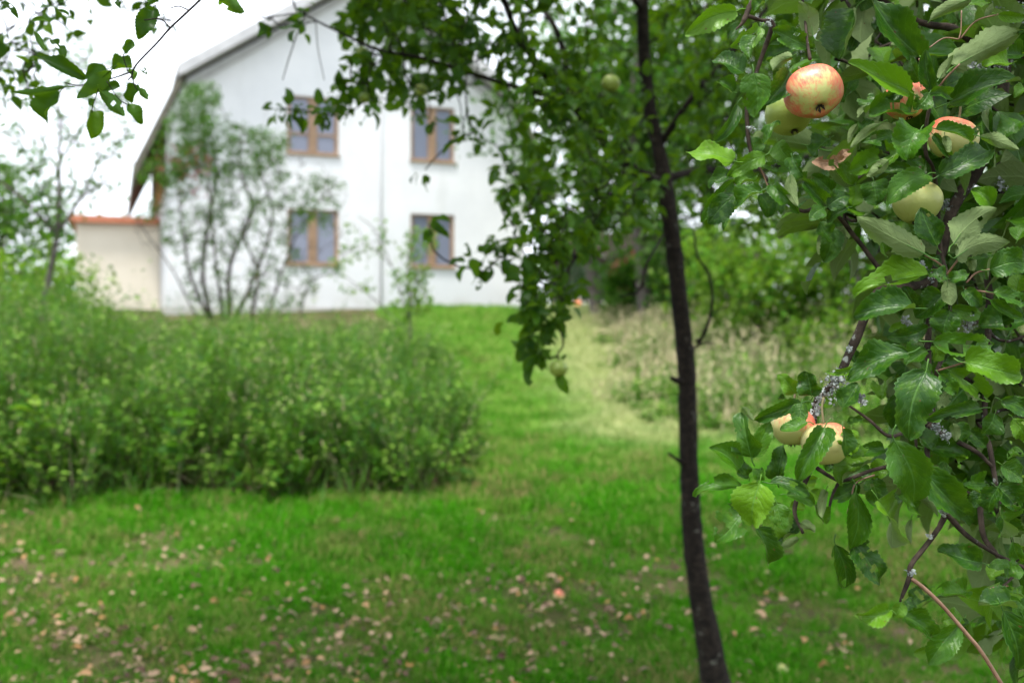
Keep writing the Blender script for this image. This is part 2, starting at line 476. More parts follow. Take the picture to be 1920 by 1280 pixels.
house = empty('house', hp((HL / 2, 0, 1.7)))
tag(house, 'white gable-fronted house with a two-pitch roof and brown windows at the top of the lawn', 'house')
WINS = [(2.64, 3.84, 2.80, 4.08), (5.59, 6.71, 2.80, 4.08), (2.64, 3.84, 5.37, 6.70), (5.59, 6.71, 5.37, 6.70)]
def facade():
    bm = bmesh.new()
    outl = [(0, HB), (HL, HB), (HL, 6.0), (HL - .45, 6.88), (HL / 2, 9.42), (.45, 6.88), (0, 6.0)]
    es, holes = [], []
    vs = [bm.verts.new(hp((s, 0, z))) for s, z in outl]
    for i in range(len(vs)): es.append(bm.edges.new((vs[i], vs[(i + 1) % len(vs)])))
    for a, b, c, d in WINS:
        q = [bm.verts.new(hp(p)) for p in ((a, 0, c), (b, 0, c), (b, 0, d), (a, 0, d))]
        holes.append((q, [hp((a, .16, c)), hp((b, .16, c)), hp((b, .16, d)), hp((a, .16, d))]))
        for i in range(4): es.append(bm.edges.new((q[i], q[(i + 1) % 4])))
    bmesh.ops.triangle_fill(bm, use_beauty=True, edges=es)
    for q, inn in holes:
        w_ = [bm.verts.new(p) for p in inn]
        for i in range(4):
            bm.faces.new((q[i], q[(i + 1) % 4], w_[(i + 1) % 4], w_[i]))
    # side and back walls
    for s in (0, HL):
        bm.faces.new([bm.verts.new(hp(p)) for p in ((s, 0, HB), (s, HD, HB), (s, HD, 6.0), (s, 0, 6.0))])
    bm.faces.new([bm.verts.new(hp((s, HD, z))) for s, z in outl])
    bmesh.ops.recalc_face_normals(bm, faces=bm.faces)
    me = bpy.data.meshes.new('wall'); bm.to_mesh(me); bm.free()
    me.materials.append(WALL)
    return put('wall', me, house)
facade()
m = MB(); m.box(-.03, HL + .03, -.035, HD, HB - .6, 1.80, hp); m.build('plinth', PLINTH, house, False)
for k, (a, b, c, d) in enumerate(WINS):
    m = MB(); fr = .058; mid = (a + b) / 2
    m.box(a, b, .05, .13, d - fr, d, hp); m.box(a, b, .05, .13, c, c + fr, hp)
    m.box(a, a + fr, .052, .128, c + fr, d - fr, hp); m.box(b - fr, b, .052, .128, c + fr, d - fr, hp)
    m.box(mid - .08, mid + .08, .04, .126, c + fr, d - fr, hp)
    for s0, s1 in ((a + fr, mid - .08), (mid + .08, b - fr)):                       # sash rims
        m.box(s0, s0 + .03, .06, .11, c + fr, d - fr, hp); m.box(s1 - .03, s1, .06, .11, c + fr, d - fr, hp)
    if k == 2:
        m.box(mid + .125, b - fr - .03, .058, .112, 5.80, 5.86, hp); m.box(a + fr + .03, mid - .125, .058, .112, 5.80, 5.86, hp)
    f = m.build('window', BROWNWOOD, house, False)
    for s0, s1 in ((a + fr, mid - .08), (mid + .08, b - fr)):
        g = MB(); g.box(s0 + .028, s1 - .028, .085, .095, c + fr, d - fr, hp); g.build('pane', GLASS, f, False)
    g = MB(); g.box(a - .03, b + .03, -.05, .05, c - .045, c - .003, hp); g.build('sill', BROWNWOOD, f, False)
m = MB(); m.tube([hp((4.85, -.024, 1.85)), hp((4.85, -.024, 5)), hp((4.85, -.024, 9.0))], .022, 8); m.build('downpipe', WHITEPAINT, house)
def slab(m, s0, z0, s1, z1, t0, t1, th):
    """roof slab between two eave points, thickness th upward"""
    v = [hp((s, t, z + dz)) for dz in (0, th) for t in (t0, t1) for s, z in ((s0, z0), (s1, z1))]
    m.add(v, [(0, 2, 3, 1), (4, 5, 7, 6), (0, 1, 5, 4), (2, 6, 7, 3), (0, 4, 6, 2), (1, 3, 7, 5)])
m = MB()
for sg in (1, -1):
    q = (lambda s: s) if sg > 0 else (lambda s: HL - s)
    slab(m, q(-.70), 4.50, q(.36), 6.80, -.40, HD + .3, .30)
    slab(m, q(.20), 6.90, q(HL / 2), 9.60, -.50, HD + .4, .10)
m.build('roof', ROOFBROWN, house, False)
m = MB()
for sg in (1, -1):
    q = (lambda s: s) if sg > 0 else (lambda s: HL - s)
    slab(m, q(.21), 6.79, q(HL / 2), 9.49, -.56, -.505, .26)            # verge board
    slab(m, q(.22), 6.80, q(HL / 2), 9.50, -.504, -.003, .06)          # soffit
    slab(m, q(.45), 6.62, q(HL / 2), 9.24, -.06, -.004, .16)
m.build('verge_board', VERGE, house, False)
m = MB(); m.box(4.0, 4.6, 3, 3.6, 9.2, 10.6, hp); m.build('chimney', PLINTH, house, False)

annex = empty('outbuilding', hp((-1, 3.2, 1.7)))
tag(annex, 'low cream outbuilding with a red roof edge beside the white house', 'outbuilding')
m = MB(); m.box(-1.92, -.02, 3.0, 7., 1.3, 3.86, hp); m.build('wall', BEIGE, annex, False)
m = MB(); m.box(-2.05, -.03, 2.8, 7.2, 3.863, 4.03, hp); m.build('roof', REDROOF, annex, False)

# shed far right
sp = lambda p: np.array((4.4 + .97 * p[0] - .2 * p[1], 29 + .2 * p[0] + .97 * p[1], p[2]))
shed = empty('shed', sp((0, 0, 1.75)))
tag(shed, 'low dark brown shed beyond the meadow behind the apple trunk', 'shed')
m = MB(); m.box(-2.4, 2.8, 0, 4, 1.5, 3.3, sp); m.build('wall', SHEDWOOD, shed, False)
m = MB()
v = [sp(p) for p in ((-2.7, -.4, 3.2), (3.1, -.4, 3.2), (3.1, 2, 4.1), (-2.7, 2, 4.1), (3.1, 4.4, 3.2), (-2.7, 4.4, 3.2),
                     (-2.7, -.4, 3.3), (3.1, -.4, 3.3), (3.1, 2, 4.2), (-2.7, 2, 4.2), (3.1, 4.4, 3.3), (-2.7, 4.4, 3.3))]
m.add(v, [(0, 3, 2, 1), (3, 5, 4, 2), (6, 7, 8, 9), (9, 8, 10, 11), (0, 1, 7, 6), (5, 11, 10, 4), (0, 6, 9, 3), (3, 9, 11, 5), (1, 2, 8, 7), (2, 4, 10, 8)])
m.build('roof', SHEDROOF, shed, False)

# low white edging fence and orange cone at the far end of the grass
fx, fy = 2.05, 26.2
fence = empty('low_fence', (fx, fy, float(gz(fx, fy))))
tag(fence, 'low white picket edging at the far end of the grass path', 'fence')
m = MB(); z0 = float(gz(fx, fy))
for i in range(9): m.box(fx - .6 + i * .13, fx - .54 + i * .13, fy, fy + .02, z0 - .02, z0 + .24)
m.build('pickets', WHITEPAINT, fence, False)
m = MB(); m.box(fx - .62, fx + .52, fy + .022, fy + .04, z0 + .1, z0 + .14); m.build('rail', WHITEPAINT, fence, False)
cx_, cy_ = 1.62, 24.6
cone = empty('marker_cone', (cx_, cy_, float(gz(cx_, cy_))))
tag(cone, 'small orange cone with a pale top standing at the end of the grass path', 'cone')
z0 = float(gz(cx_, cy_))
m = MB(); m.tube([(cx_, cy_, z0), (cx_, cy_, z0 + .03), (cx_, cy_, z0 + .031), (cx_, cy_, z0 + .22)], [.16, .16, .11, .075], 12); m.build('base', ORANGE, cone)
m = MB(); m.tube([(cx_, cy_, z0 + .221), (cx_, cy_, z0 + .42)], [.075, .035], 12); m.build('top', PALEPL, cone)

# ------------------------------------------------------------------ leaves
def leaf_mesh(name, mat, L=1., W=.55, nt=22, nc=3, curl=.5, roll=.5, bend=0., wave=.06, tooth=.05, tilt=0., pet=.22, seed=0, asym=0., holes=0, twist=0.):
    """one leaf: base at origin, tip at (L,0,0), upper side +Z; chord length L, width W"""
    r = np.random.default_rng(seed)
    t = np.linspace(0, 1, nt + 1)
    ang = curl * (t - .5) * 2 * .5 * (1 + .4 * np.sin(t * 5 + r.random() * 6))
    dx = np.cos(ang); dz = -np.sin(ang)
    mx = np.concatenate([[0], np.cumsum((dx[1:] + dx[:-1]) / 2) / nt]); mz = np.concatenate([[0], np.cumsum((dz[1:] + dz[:-1]) / 2) / nt])
    a = math.atan2(mz[-1], mx[-1]); ch = math.hypot(mx[-1], mz[-1])
    mx, mz = (mx * math.cos(a) + mz * math.sin(a)) / ch * L, (-mx * math.sin(a) + mz * math.cos(a)) / ch * L
    my = bend * L * np.sin(t * math.pi)
    tx = np.gradient(mx, t); tz = np.gradient(mz, t)
    nrm = np.stack([-tz, np.zeros_like(t), tx], 1); nrm = unit(nrm)
    hw = (t + .004) ** .55 * (1.004 - t) ** .82
    hw = hw / hw.max() * W / 2
    hw[-1] = .0
    tooth_m = np.where(np.arange(nt + 1) % 2 == 1, 1 + tooth, 1 - tooth * .3) * (1 + .08 * np.sin(t * 9 + r.random() * 9))
    ph, ph2 = r.random(2) * 6.28
    verts, uv = [], []
    cs = np.linspace(-1, 1, 2 * nc + 1)
    fold = tilt
    for c in cs:
        e = hw * (tooth_m if abs(c) > .99 else 1.) * (1 + asym * np.sign(c))
        ra = max(roll, 1e-3)
        y = e * np.sign(c) * np.sin(abs(c) * ra) / ra
        z = e * (1 - np.cos(abs(c) * ra)) / ra + e * abs(c) * fold
        z = z + wave * W * (c * c) * np.sin(t * 11 + ph + (2.1 if c > 0 else 0)) + .012 * W * np.cos(t * 34 - abs(c) * 7) * (abs(c) > .1) * (abs(c) < .9)
        tg_ = twist * (t - .35); y, z = y * np.cos(tg_) - z * np.sin(tg_), y * np.sin(tg_) + z * np.cos(tg_)
        p = np.stack([mx, my + y, mz], 1) + nrm * z[:, None]
        verts.append(p)
        uv.append(np.stack([np.full(nt + 1, .5 + c / 2), t], 1))
    k = nt + 1
    faces = []; hs = [(r.uniform(0, 2 * nc), r.uniform(.2, .95) * nt, r.uniform(.5, 1.25)) for _ in range(holes)]
    for j in range(len(cs) - 1):
        for i in range(nt):
            if any(((j + .5 - a_) * 1.0) ** 2 + ((i + .5 - b_) * .42) ** 2 < c_ * c_ for a_, b_, c_ in hs): continue
            faces.append((j * k + i, j * k + i + 1, (j + 1) * k + i + 1, (j + 1) * k + i))
    mb = MB()
    mb.add(np.concatenate(verts), faces, np.concatenate(uv), 0.)
    if pet > 0:
        n0 = mb.n
        pl = pet * L
        pts = np.array([(-pl, r.normal() * pl * .25, -pl * .35), (-pl * .5, 0, -pl * .12), (0, 0, .0), (L * .25, my[int(nt * .25)], mz[int(nt * .25)] - .002 * L)])
        rr = np.array([.017, .014, .013, .008]) * L ** .5 * .22 if L < .3 else np.array([.017, .014, .013, .008])
        sub = MB(); sub.tube(curve(pts, 3), np.interp(np.linspace(0, 1, 10), [0, .33, .66, 1], rr), 5)
        mb.add(sub.v[0], sub.f, np.full((sub.n, 2), (.5, .3)), 0.)
    return mb.mesh(name, mat)

def leaf_frame(B, T, nrm):
    X = unit(T - B)
    Z = nrm - X * np.dot(nrm, X); Z = unit(Z)
    Y = np.cross(Z, X)
    M = Matrix(((X[0], Y[0], Z[0], B[0]), (X[1], Y[1], Z[1], B[1]), (X[2], Y[2], Z[2], B[2]), (0, 0, 0, 1)))
    return M, Z

CAMP = np.array((0, 0, EYE))
def trace_leaf(parent, B, T, wpx, flags, mat, seed, dep):
    r = np.random.default_rng(seed)
    d = dep
    L2 = math.hypot(T[0] - B[0], T[1] - B[1])
    dz = r.uniform(-.30, .30) * L2 * d / F
    Bp = at(B[0], B[1], d); Tp = at(T[0], T[1], d + dz)
    L = np.linalg.norm(Tp - Bp)
    v = unit(CAMP - Bp)
    X = unit(Tp - Bp)
    vp = unit(v - X * np.dot(v, X))
    upv = np.array((0, 0, 1.)); upp = upv - X * np.dot(upv, X)
    Z = unit(vp + .5 * upp + r.normal(size=3) * .33); Z = unit(Z - X * np.dot(Z, X))
    if 'u' in flags: Z = -unit(vp - .25 * upp)
    curl = r.uniform(.2, 1.3); roll = r.uniform(.2, 1.0); tilt = r.uniform(0, .4); wave = r.uniform(.05, .17)
    if r.random() < .22 and 'f' not in flags: roll = r.uniform(1.0, 1.35)
    if 'c' in flags: curl, roll = 1.5, 1.1
    if 'k' in flags: tilt, roll = .75, .5
    if 'y' in flags: curl, roll, wave = 1.7, 1.3, .2
    W = wpx * d / F / max(.55, abs(np.dot(Z, vp))) * roll / math.sin(min(roll, 1.5)) * .96
    W = min(W, L * 1.1)
    me = leaf_mesh('leaf', mat, L, W * (1.1 if 'k' in flags else 1.), 24, 3, curl, roll, r.uniform(-.10, .10), wave, .085, tilt, .2, seed, r.uniform(-.12, .12), int(r.integers(1, 4)) if r.random() < .33 else 0, r.normal() * .55)
    M, _ = leaf_frame(Bp, Tp, Z)
    o = put('leaf', me, parent)
    o.matrix_world = M
    o.matrix_parent_inverse = Matrix.Translation(-Vector(parent.location))
    o.matrix_basis = M
    return o

def cloud(name, pos, dirs, nrm, L, W, mat, parent=None, rnd=None, simple=False, curl=.18):
    """many small leaves in one mesh"""
    pos = np.asarray(pos, float); n = len(pos)
    X = unit(dirs); Z = nrm - X * np.sum(nrm * X, 1)[:, None]; Z = unit(Z); Y = np.cross(Z, X)
    L = np.broadcast_to(L, (n,)); W = np.broadcast_to(W, (n,))
    if simple:
        loc = np.array([(0, 0, 0), (.45, .5, .12), (1, 0, -.2), (.45, -.5, .12)]); uv1 = np.array([(.5, 0), (1, .45), (.5, 1), (0, .45)])
        fs = np.array([(0, 3, 2), (0, 2, 1)])
    else:
        loc = np.array([(0, 0, 0), (.36, 0, .03), (.7, 0, .0), (1, 0, -curl), (.22, .42, .09), (.6, .42, .06), (.22, -.42, .09), (.6, -.42, .06), (.42, .5, .1), (.42, -.5, .1), (.84, .2, -.05), (.84, -.2, -.05)])
        uv1 = np.array([(.5, 0), (.5, .36), (.5, .7), (.5, 1), (.9, .22), (.92, .6), (.1, .22), (.08, .6), (1, .42), (0, .42), (.7, .84), (.3, .84)])
        fs = [(0, 1, 4), (1, 8, 4), (1, 2, 8), (2, 5, 8), (2, 10, 5), (2, 3, 10), (0, 6, 1), (1, 6, 9), (1, 9, 2), (2, 9, 7), (2, 7, 11), (2, 11, 3)]
        fs = np.array(fs)
    k = len(loc)
    V = pos[:, None, :] + loc[None, :, 0, None] * (X * L[:, None])[:, None, :] + loc[None, :, 1, None] * (Y * W[:, None])[:, None, :] + loc[None, :, 2, None] * (Z * (W if simple else L)[:, None])[:, None, :]
    V = V.reshape(-1, 3)
    Fc = (fs[None] + (np.arange(n) * k)[:, None, None]).reshape(-1, 3)
    me = bpy.data.meshes.new(name)
    me.vertices.add(len(V)); me.vertices.foreach_set('co', V.astype(np.float32).ravel())
    me.loops.add(len(Fc) * 3); me.loops.foreach_set('vertex_index', Fc.astype(np.int32).ravel())
    me.polygons.add(len(Fc)); me.polygons.foreach_set('loop_start', (np.arange(len(Fc)) * 3).astype(np.int32))
    me.update(calc_edges=True)
    finish(me, np.tile(uv1, (n, 1)), np.repeat(rng.random(n) if rnd is None else rnd, k), mat, True)
    return put(name, me, parent)

def grow(skel, targets, r_tip=.002, sag=.06, k=5):
    """twigs from the nearest bit of wood to every target; twigs join the wood as they are made"""
    S = np.asarray(skel, float); res = []
    T = np.asarray(targets, float)
    d0 = np.array([np.min(np.sum((S - t) ** 2, 1)) for t in T])
    buf = np.empty((len(S) + len(T) * (k + 1), 3)); buf[:len(S)] = S; n = len(S)
    for i in np.argsort(d0):
        t = T[i]
        q = buf[:n]
        j = np.argmin(np.sum((q - t) ** 2, 1)); b = q[j].copy()
        dist = np.linalg.norm(t - b)
        if dist < .004: continue
        u = np.linspace(0, 1, k + 1)[:, None]
        p = b + (t - b) * u
        off = rng.normal(size=3) * dist * .16; off[2] += sag * dist
        p = p + np.sin(u * math.pi) * off + rng.normal(size=p.shape) * dist * .025 * np.sin(u * math.pi)
        res.append((p, np.linspace(r_tip * (1.2 + 1.3 * min(dist, 1.)), r_tip, k + 1)))
        buf[n:n + k] = p[1:]; n += k
    return res

def inpoly(px, py, poly):
    c = np.zeros(len(px), bool); j = len(poly) - 1
    for i in range(len(poly)):
        xi, yi = poly[i]; xj, yj = poly[j]
        m_ = ((yi > py) != (yj > py)) & (px < (xj - xi) * (py - yi) / (yj - yi + 1e-9) + xi)
        c ^= m_; j = i
    return c

def sample_poly(poly, n, d0, d1):
    P = np.array(poly, float); lo, hi = P.min(0), P.max(0); res = []
    while len(res) < n:
        a = rng.uniform(lo, hi, (4 * n, 2)); a = a[inpoly(a[:, 0], a[:, 1], poly)]
        res.extend(a.tolist())
    res = np.array(res[:n]); d = rng.uniform(d0, d1, n)
    return np.array([at(x, y, z) for (x, y), z in zip(res, d)])

def rosettes(cent, nl, L, spread=1., down=.35):
    """leaf bases, directions, normals and lengths round twig tips"""
    pos, dr, nm, ln = [], [], [], []
    for c in cent:
        k = rng.integers(max(2, nl - 2), nl + 3)
        ax = unit(rng.normal(size=3) + np.array((0, 0, -.2)))
        for _ in range(k):
            d = unit(rng.normal(size=3) * .9 + ax * .5 + np.array((0, 0, -down)))
            l = L * rng.uniform(.6, 1.2)
            pos.append(c + d * l * .3 + rng.normal(size=3) * .012 * spread); dr.append(d)
            nm.append(unit(np.array((0, 0, 1.)) + rng.normal(size=3) * .75)); ln.append(l)
    return np.array(pos), np.array(dr), np.array(nm), np.array(ln)

VARIANTS = {}
def variant_meshes(mat, key, n=8, nt=10, nc=2):
    if key not in VARIANTS:
        r = np.random.default_rng(5)
        VARIANTS[key] = [leaf_mesh('leaf', mat, 1., r.uniform(.5, .68), nt, nc, r.uniform(.2, 1.3), r.uniform(.2, .9), r.uniform(-.07, .07), r.uniform(.04, .11), .05, r.uniform(0, .4), .25, 100 + i, 0., int(r.integers(0, 2)), r.normal() * .5) for i in range(n)]
    return VARIANTS[key]
def leaf_objects(pos, dr, nm, ln, mat, key, parent, name='leaf', **kw):
    vs = variant_meshes(mat, key, **kw)
    inv = Matrix.Translation(-Vector(parent.location))
    for i in range(len(pos)):
        M, _ = leaf_frame(pos[i], pos[i] + dr[i], nm[i])
        o = bpy.data.objects.new(name, vs[int(rng.integers(len(vs)))])
        col.objects.link(o); o.parent = parent
        o.matrix_parent_inverse = inv
        o.matrix_basis = M @ Matrix.Scale(float(ln[i]), 4)

def split_near(pos, ln, n):
    """the n leaves that show largest in the photograph"""
    p = pos - CAMP
    d = np.maximum(p[:, 1], .01)
    px = CX + p[:, 0] / d * F; py = HY - p[:, 2] / d * F
    inside = (px > -10) & (px < 1930) & (py > -10) & (py < 1290) & (p[:, 1] > .3)
    sc = np.where(inside, ln / d, 0)
    idx = np.argsort(-sc)
    return idx[:n], idx[n:]

# ------------------------------------------------------------------ foreground apple tree (right)
TILES = {'A': (1270, 0, .171875), 'B': (1590, 0, .171875), 'C': (1270, 210, .171875), 'D': (1590, 210, .171875), 'E': (1590, 420, .171875),
         'F': (1590, 630, .171875), 'G': (1290, 690, .171875), 'H': (1290, 880, .171875), 'I': (1590, 840, .171875), 'K': (1590, 1050, .1796),
         'L': (0, 0, .25), 'N': (480, 0, .21875), 'M': (840, 420, .2657)}
def tp(t, x, y):
    a = TILES[t]
    return a[0] + x * a[2], a[1] + y * a[2]
TRACE = '''
A 640 125 85 390 250 f;A 900 300 570 520 220;A 870 390 790 635 130 k;A 720 800 380 660 220;A 830 800 850 1280 350 f;A 610 1000 430 900 190 d
A 1410 520 1030 320 220;A 1220 460 1000 490 100 d;A 1290 520 940 680 230 D;A 1250 620 1030 790 130 uc;A 1230 790 960 1150 260 k;A 1480 390 1320 20 230 u
A 1950 100 1760 650 300 d;A 1900 800 1800 1120 200 D;A 650 1140 390 1552 130 c;A 960 20 830 140 100;A 1100 250 1300 330 140 D;A 700 300 560 440 120 D
B 770 610 260 10 330 k;B 260 20 20 560 300 D;B 1350 -20 870 250 150 uf;B 1190 710 1960 320 330 fu;B 1640 160 1940 190 120;B 670 1000 0 680 230 kf
B 910 970 850 540 170;B 780 890 680 610 150;B 880 1020 710 1190 210 f;B 900 1020 1115 1060 130 fc;B 1110 1120 1890 880 260 k;B 1000 850 1150 600 100 u
B 1050 950 1350 790 260 d;B 1300 1100 1650 1010 150 ud;B 690 1230 220 1270 260;B 330 1070 200 1240 140;B 200 1150 100 1290 60 u;B 1930 960 1810 1070 120 d
B 1890 600 1500 560 220 d;B 1760 690 1460 720 180 d;B 590 1000 410 1070 140 f;B 600 480 450 510 70 ud;B 1330 60 1500 0 240;B 880 400 1100 230 200 D
B 1110 250 900 420 160 D;B 1500 180 1580 30 70 u;B 1650 300 1900 120 240 D
C 610 530 100 450 220 f;C 960 470 550 700 200 f;C 600 690 350 840 150;C 600 760 270 1210 200 k;C 640 900 340 1225 280;C 920 860 640 1065 160 kf
C 900 900 1000 1150 200 d;C 1030 800 1330 1105 170 c;C 1230 680 1315 1030 130 uf;C 960 360 1125 125 90 c;C 850 470 780 280 170 d;C 1660 290 1480 490 260
C 1750 540 1490 530 170 yf;C 1760 540 1860 430 110 yf;C 1260 500 1400 725 190;C 1600 990 1370 750 160 c;C 1690 880 1460 690 200;C 1640 1040 1880 910 220
C 1850 1050 1630 1205 130;C 1600 1050 1440 1185 170;C 1290 600 900 570 120 d;C 1800 570 1920 800 180 d;C 550 1150 500 1290 60 d;C 850 700 640 800 160 d
C 1100 330 1240 520 220 D;C 1150 900 1130 1120 120 D;C 1680 1250 1600 1640 250 d;C 1560 1200 1700 1420 190 d
D 350 130 20 400 95 uf;D 790 195 650 530 380 f;D 270 90 120 235 160;D 110 130 5 340 80 u;D 490 240 140 330 180;D 560 440 0 665 280;D 440 530 210 705 130 uf
D 855 690 430 1005 300 f;D 690 640 330 650 150;D 280 755 315 1020 300 d;D 1000 690 1560 415 300;D 1450 270 1865 410 135 uf;D 960 185 1340 355 130 cf
D 1340 350 1445 170 75 c;D 1060 260 1100 440 90 u;D 930 250 1125 500 100 c;D 1900 110 1680 330 230 d;D 700 520 835 585 80;D 150 420 420 330 210 D;D 1560 1030 1350 850 200 k
D 80 800 20 1060 180 d;D 1100 700 1230 640 200 D
E 1150 215 1610 -180 340 uf;E 970 235 790 -180 270 f;E 830 320 95 -75 300 uf;E 870 550 70 785 280 k;E 810 360 480 310 170;E 730 920 55 1020 280 f
E 400 330 225 70 200;E 760 900 620 675 210;E 1020 760 735 1020 250 k;E 1110 950 1040 1215 350;E 1190 355 1775 200 260 uf;E 1310 360 1375 510 120 uc
E 1330 370 1600 350 70;E 1550 500 1970 440 330 f;E 1080 590 880 550 150 f;E 1100 600 1315 545 140 f;E 1085 620 1125 890 170 uf;E 1280 720 1460 890 170 f
E 1590 750 1930 860 180 f;E 1550 830 1910 1030 130;E 1130 920 1475 1000 180 d;E 1930 1060 1430 1110 330;E 870 1130 420 1230 200;E 1000 480 960 340 200 d
E 640 1110 440 1170 120 d;E 1250 330 1160 560 200 D;E 1840 740 1910 560 200 d;E 1850 180 1960 40 200
F 930 60 1590 95 280 f;F 660 185 -5 485 320 f;F 30 130 100 310 140 d;F 830 80 690 205 150 u;F 860 160 630 320 200 k;F 640 270 795 365 100 u;F 850 390 660 1115 480 ff
F 950 100 930 285 150;F 1280 290 1905 440 330 ff;F 1060 290 1280 250 120 d;F 1110 380 1525 690 260;F 1000 420 1195 650 160 f;F 480 490 370 695 210 d
F 560 640 490 1000 260 d;F 1440 790 835 920 170 c;F 1100 610 1000 790 140 u;F 1350 560 1330 760 150 ud;F 1600 850 1460 1070 230;F 1330 1030 1510 1210 180 d
F 1180 950 1250 1145 190 d;F 1140 960 1175 1150 110 u;F 1680 700 1970 860 200;F 1800 900 1930 1140 200;F 820 1060 950 1210 220 d;F 230 420 190 545 130 d;F 140 380 330 300 160 d
F 720 1080 930 1250 200 d;F 1040 1240 1300 1290 220 d;F 1850 560 1690 620 110 D;F 900 400 700 330 120 d
G 1170 275 1000 65 200;G 1350 300 1290 25 270;G 1800 0 1490 40 90;G 1930 10 1730 145 130;G 1240 380 715 570 150 k;G 690 970 600 480 290 f;G 590 430 715 570 85 uf
G 720 950 900 590 220;G 1240 380 1200 640 190 f;G 1300 590 1005 675 140 f;G 550 1100 225 865 240 f;G 660 1180 530 960 150;G 760 1220 800 1085 165 f
G 980 1225 1050 825 200;G 1490 650 1195 1240 240 kf;G 1780 670 1795 935 240 f;G 1690 660 1715 965 140 f;G 1930 870 1780 980 160;G 1930 1020 1660 1270 300
G 1400 1210 1195 1190 120 d;G 1590 400 1385 350 150 d;G 1690 430 1850 160 220;G 1510 1120 1660 1010 150 d;G 1060 330 990 350 70;G 1900 560 1730 590 90 d;G 560 980 500 870 160 d
H 600 190 75 300 160 c;H 780 150 700 590 430 ff;H 650 410 305 795 330 f;H 740 640 875 1040 160 k;H 920 370 900 805 330 d;H 970 370 1055 650 220;H 1230 600 980 810 200 d
H 1210 750 1000 840 85 ud;H 900 150 1335 290 140 f;H 1080 140 1320 225 110;H 1080 275 1380 380 160;H 1270 420 1100 410 110 d;H 1340 230 1450 360 140 d;H 1510 230 1460 530 100 uc
H 1380 390 1500 590 150;H 1230 580 1390 680 110 u;H 1830 250 1760 885 250;H 1610 820 1720 1290 230;H 1860 160 1560 330 200 d;H 630 330 695 450 70 u;H 520 210 600 330 80 d
I 510 -80 710 600 430 ff;I 410 20 0 80 150;I 260 300 -100 390 200 d;I 250 330 330 640 260 d;I 330 560 490 1085 460;I 550 520 765 755 190;I 690 780 688 1045 70 u
I 800 210 1310 725 340;I 1500 390 1240 380 260;I 1500 450 1340 695 150 d;I 860 0 1310 100 230 d;I 1130 260 900 200 130 d;I 730 530 985 750 95 uc;I 1620 420 1860 685 260
I 1640 430 1530 700 210;I 1650 620 1660 965 180;I 1720 700 1790 935 280 d;I 1680 180 1910 340 240;I 1930 60 1740 120 220 d;I 1800 1020 1910 1260 160;I 1700 330 1900 480 200 d
I 70 1040 345 1465 300;I 1460 1250 975 1105 240 c;I 420 130 300 330 200 d
K 430 530 78 570 190 kf;K 560 440 475 595 150 f;K 580 440 695 495 110 f;K 570 560 870 800 220;K 850 290 650 450 190 D;K 1240 330 900 330 180 d;K 1140 690 838 1080 270
K 1200 600 975 640 180;K 1690 420 1365 470 230;K 1620 530 1775 1130 290 f;K 1700 420 1770 670 120 d;K 1720 330 1850 380 110;K 1700 40 1470 70 120;K 1680 130 1480 210 200 d
K 1650 180 1840 120 160;K 1220 600 1200 770 100 d;K 560 570 760 540 40 u;K 1790 800 1850 1000 140 d
'''
BT = np.array((1.28, 1.72, 0.0))
front_tree = empty('apple_tree', (BT[0], BT[1], float(gz(BT[0], BT[1]))))
tag(front_tree, 'apple tree in sharp focus at the right, lichen on its branches', 'tree')
k = 0
for line in TRACE.replace('\n', ';').split(';'):
    q = line.split()
    if not q: continue
    k += 1
    t = q[0]; x0, y0, x1, y1, wd = map(float, q[1:6]); fl = q[6] if len(q) > 6 else ''
    dep = 1.27 + .10 * fl.count('d') + .22 * fl.count('D') - .045 * fl.count('f') + .02 * ((k * 7) % 5 - 2) / 2
    trace_leaf(front_tree, tp(t, x0, y0), tp(t, x1, y1), wd * TILES[t][2], fl, DRY_LEAF if 'y' in fl else APPLE_LEAF, k, dep)
NTRACED = k

wood = MB(); skel = []
def limb(mb, pts, sides=8, lump=.05, keep=skel):
    p, r = pxcurve(pts)
    mb.tube(p, r * .85, sides, lump); keep.extend(p.tolist())
# trunk and out-of-frame limbs, in metres
tr = curve([BT + (0, 0, -.1), BT + (.02, 0, .5), BT + (-.02, .03, 1.1), BT + (.04, .02, 1.7), BT + (0, .05, 2.4), BT + (.1, .1, 3.2)])
trunk = MB(); trunk.tube(tr, np.linspace(.11, .045, len(tr)), 14, .04); trunk.build('trunk', BARK_L, front_tree)
top = tr[int(len(tr) * .68)]
def join(a, pts):
    p = curve([a] + pts, 6); return p
p = curve([top, (1.15, 1.6, 2.25), (.92, 1.5, 2.12), at(1891, 5, 1.5)]); wood.tube(p, np.linspace(.03, .014, len(p)), 8, .05)
limb(wood, [(1891, 5, 1.5, 17), (1880, 140, 1.48, 16), (1866, 240, 1.46, 15), (1828, 325, 1.44, 14), (1785, 395, 1.42, 12), (1752, 515, 1.40, 10), (1692, 540, 1.36, 9), (1645, 548, 1.35, 9), (1603, 640, 1.34, 10), (1566, 715, 1.32, 9), (1530, 755, 1.32, 7), (1522, 870, 1.33, 6), (1490, 950, 1.32, 5), (1506, 1000, 1.31, 3)])
p = curve([tr[int(len(tr) * .5)], (1.1, 1.6, 1.72), at(1930, 342, 1.48)]); wood.tube(p, np.linspace(.022, .012, len(p)), 8, .05)
limb(wood, [(1930, 342, 1.48, 9), (1900, 330, 1.46, 8), (1872, 308, 1.45, 7)])
limb(wood, [(1885, 330, 1.5, 9), (1858, 415, 1.5, 9), (1840, 450, 1.5, 8), (1856, 560, 1.47, 8), (1840, 595, 1.45, 7), (1812, 612, 1.42, 5)])
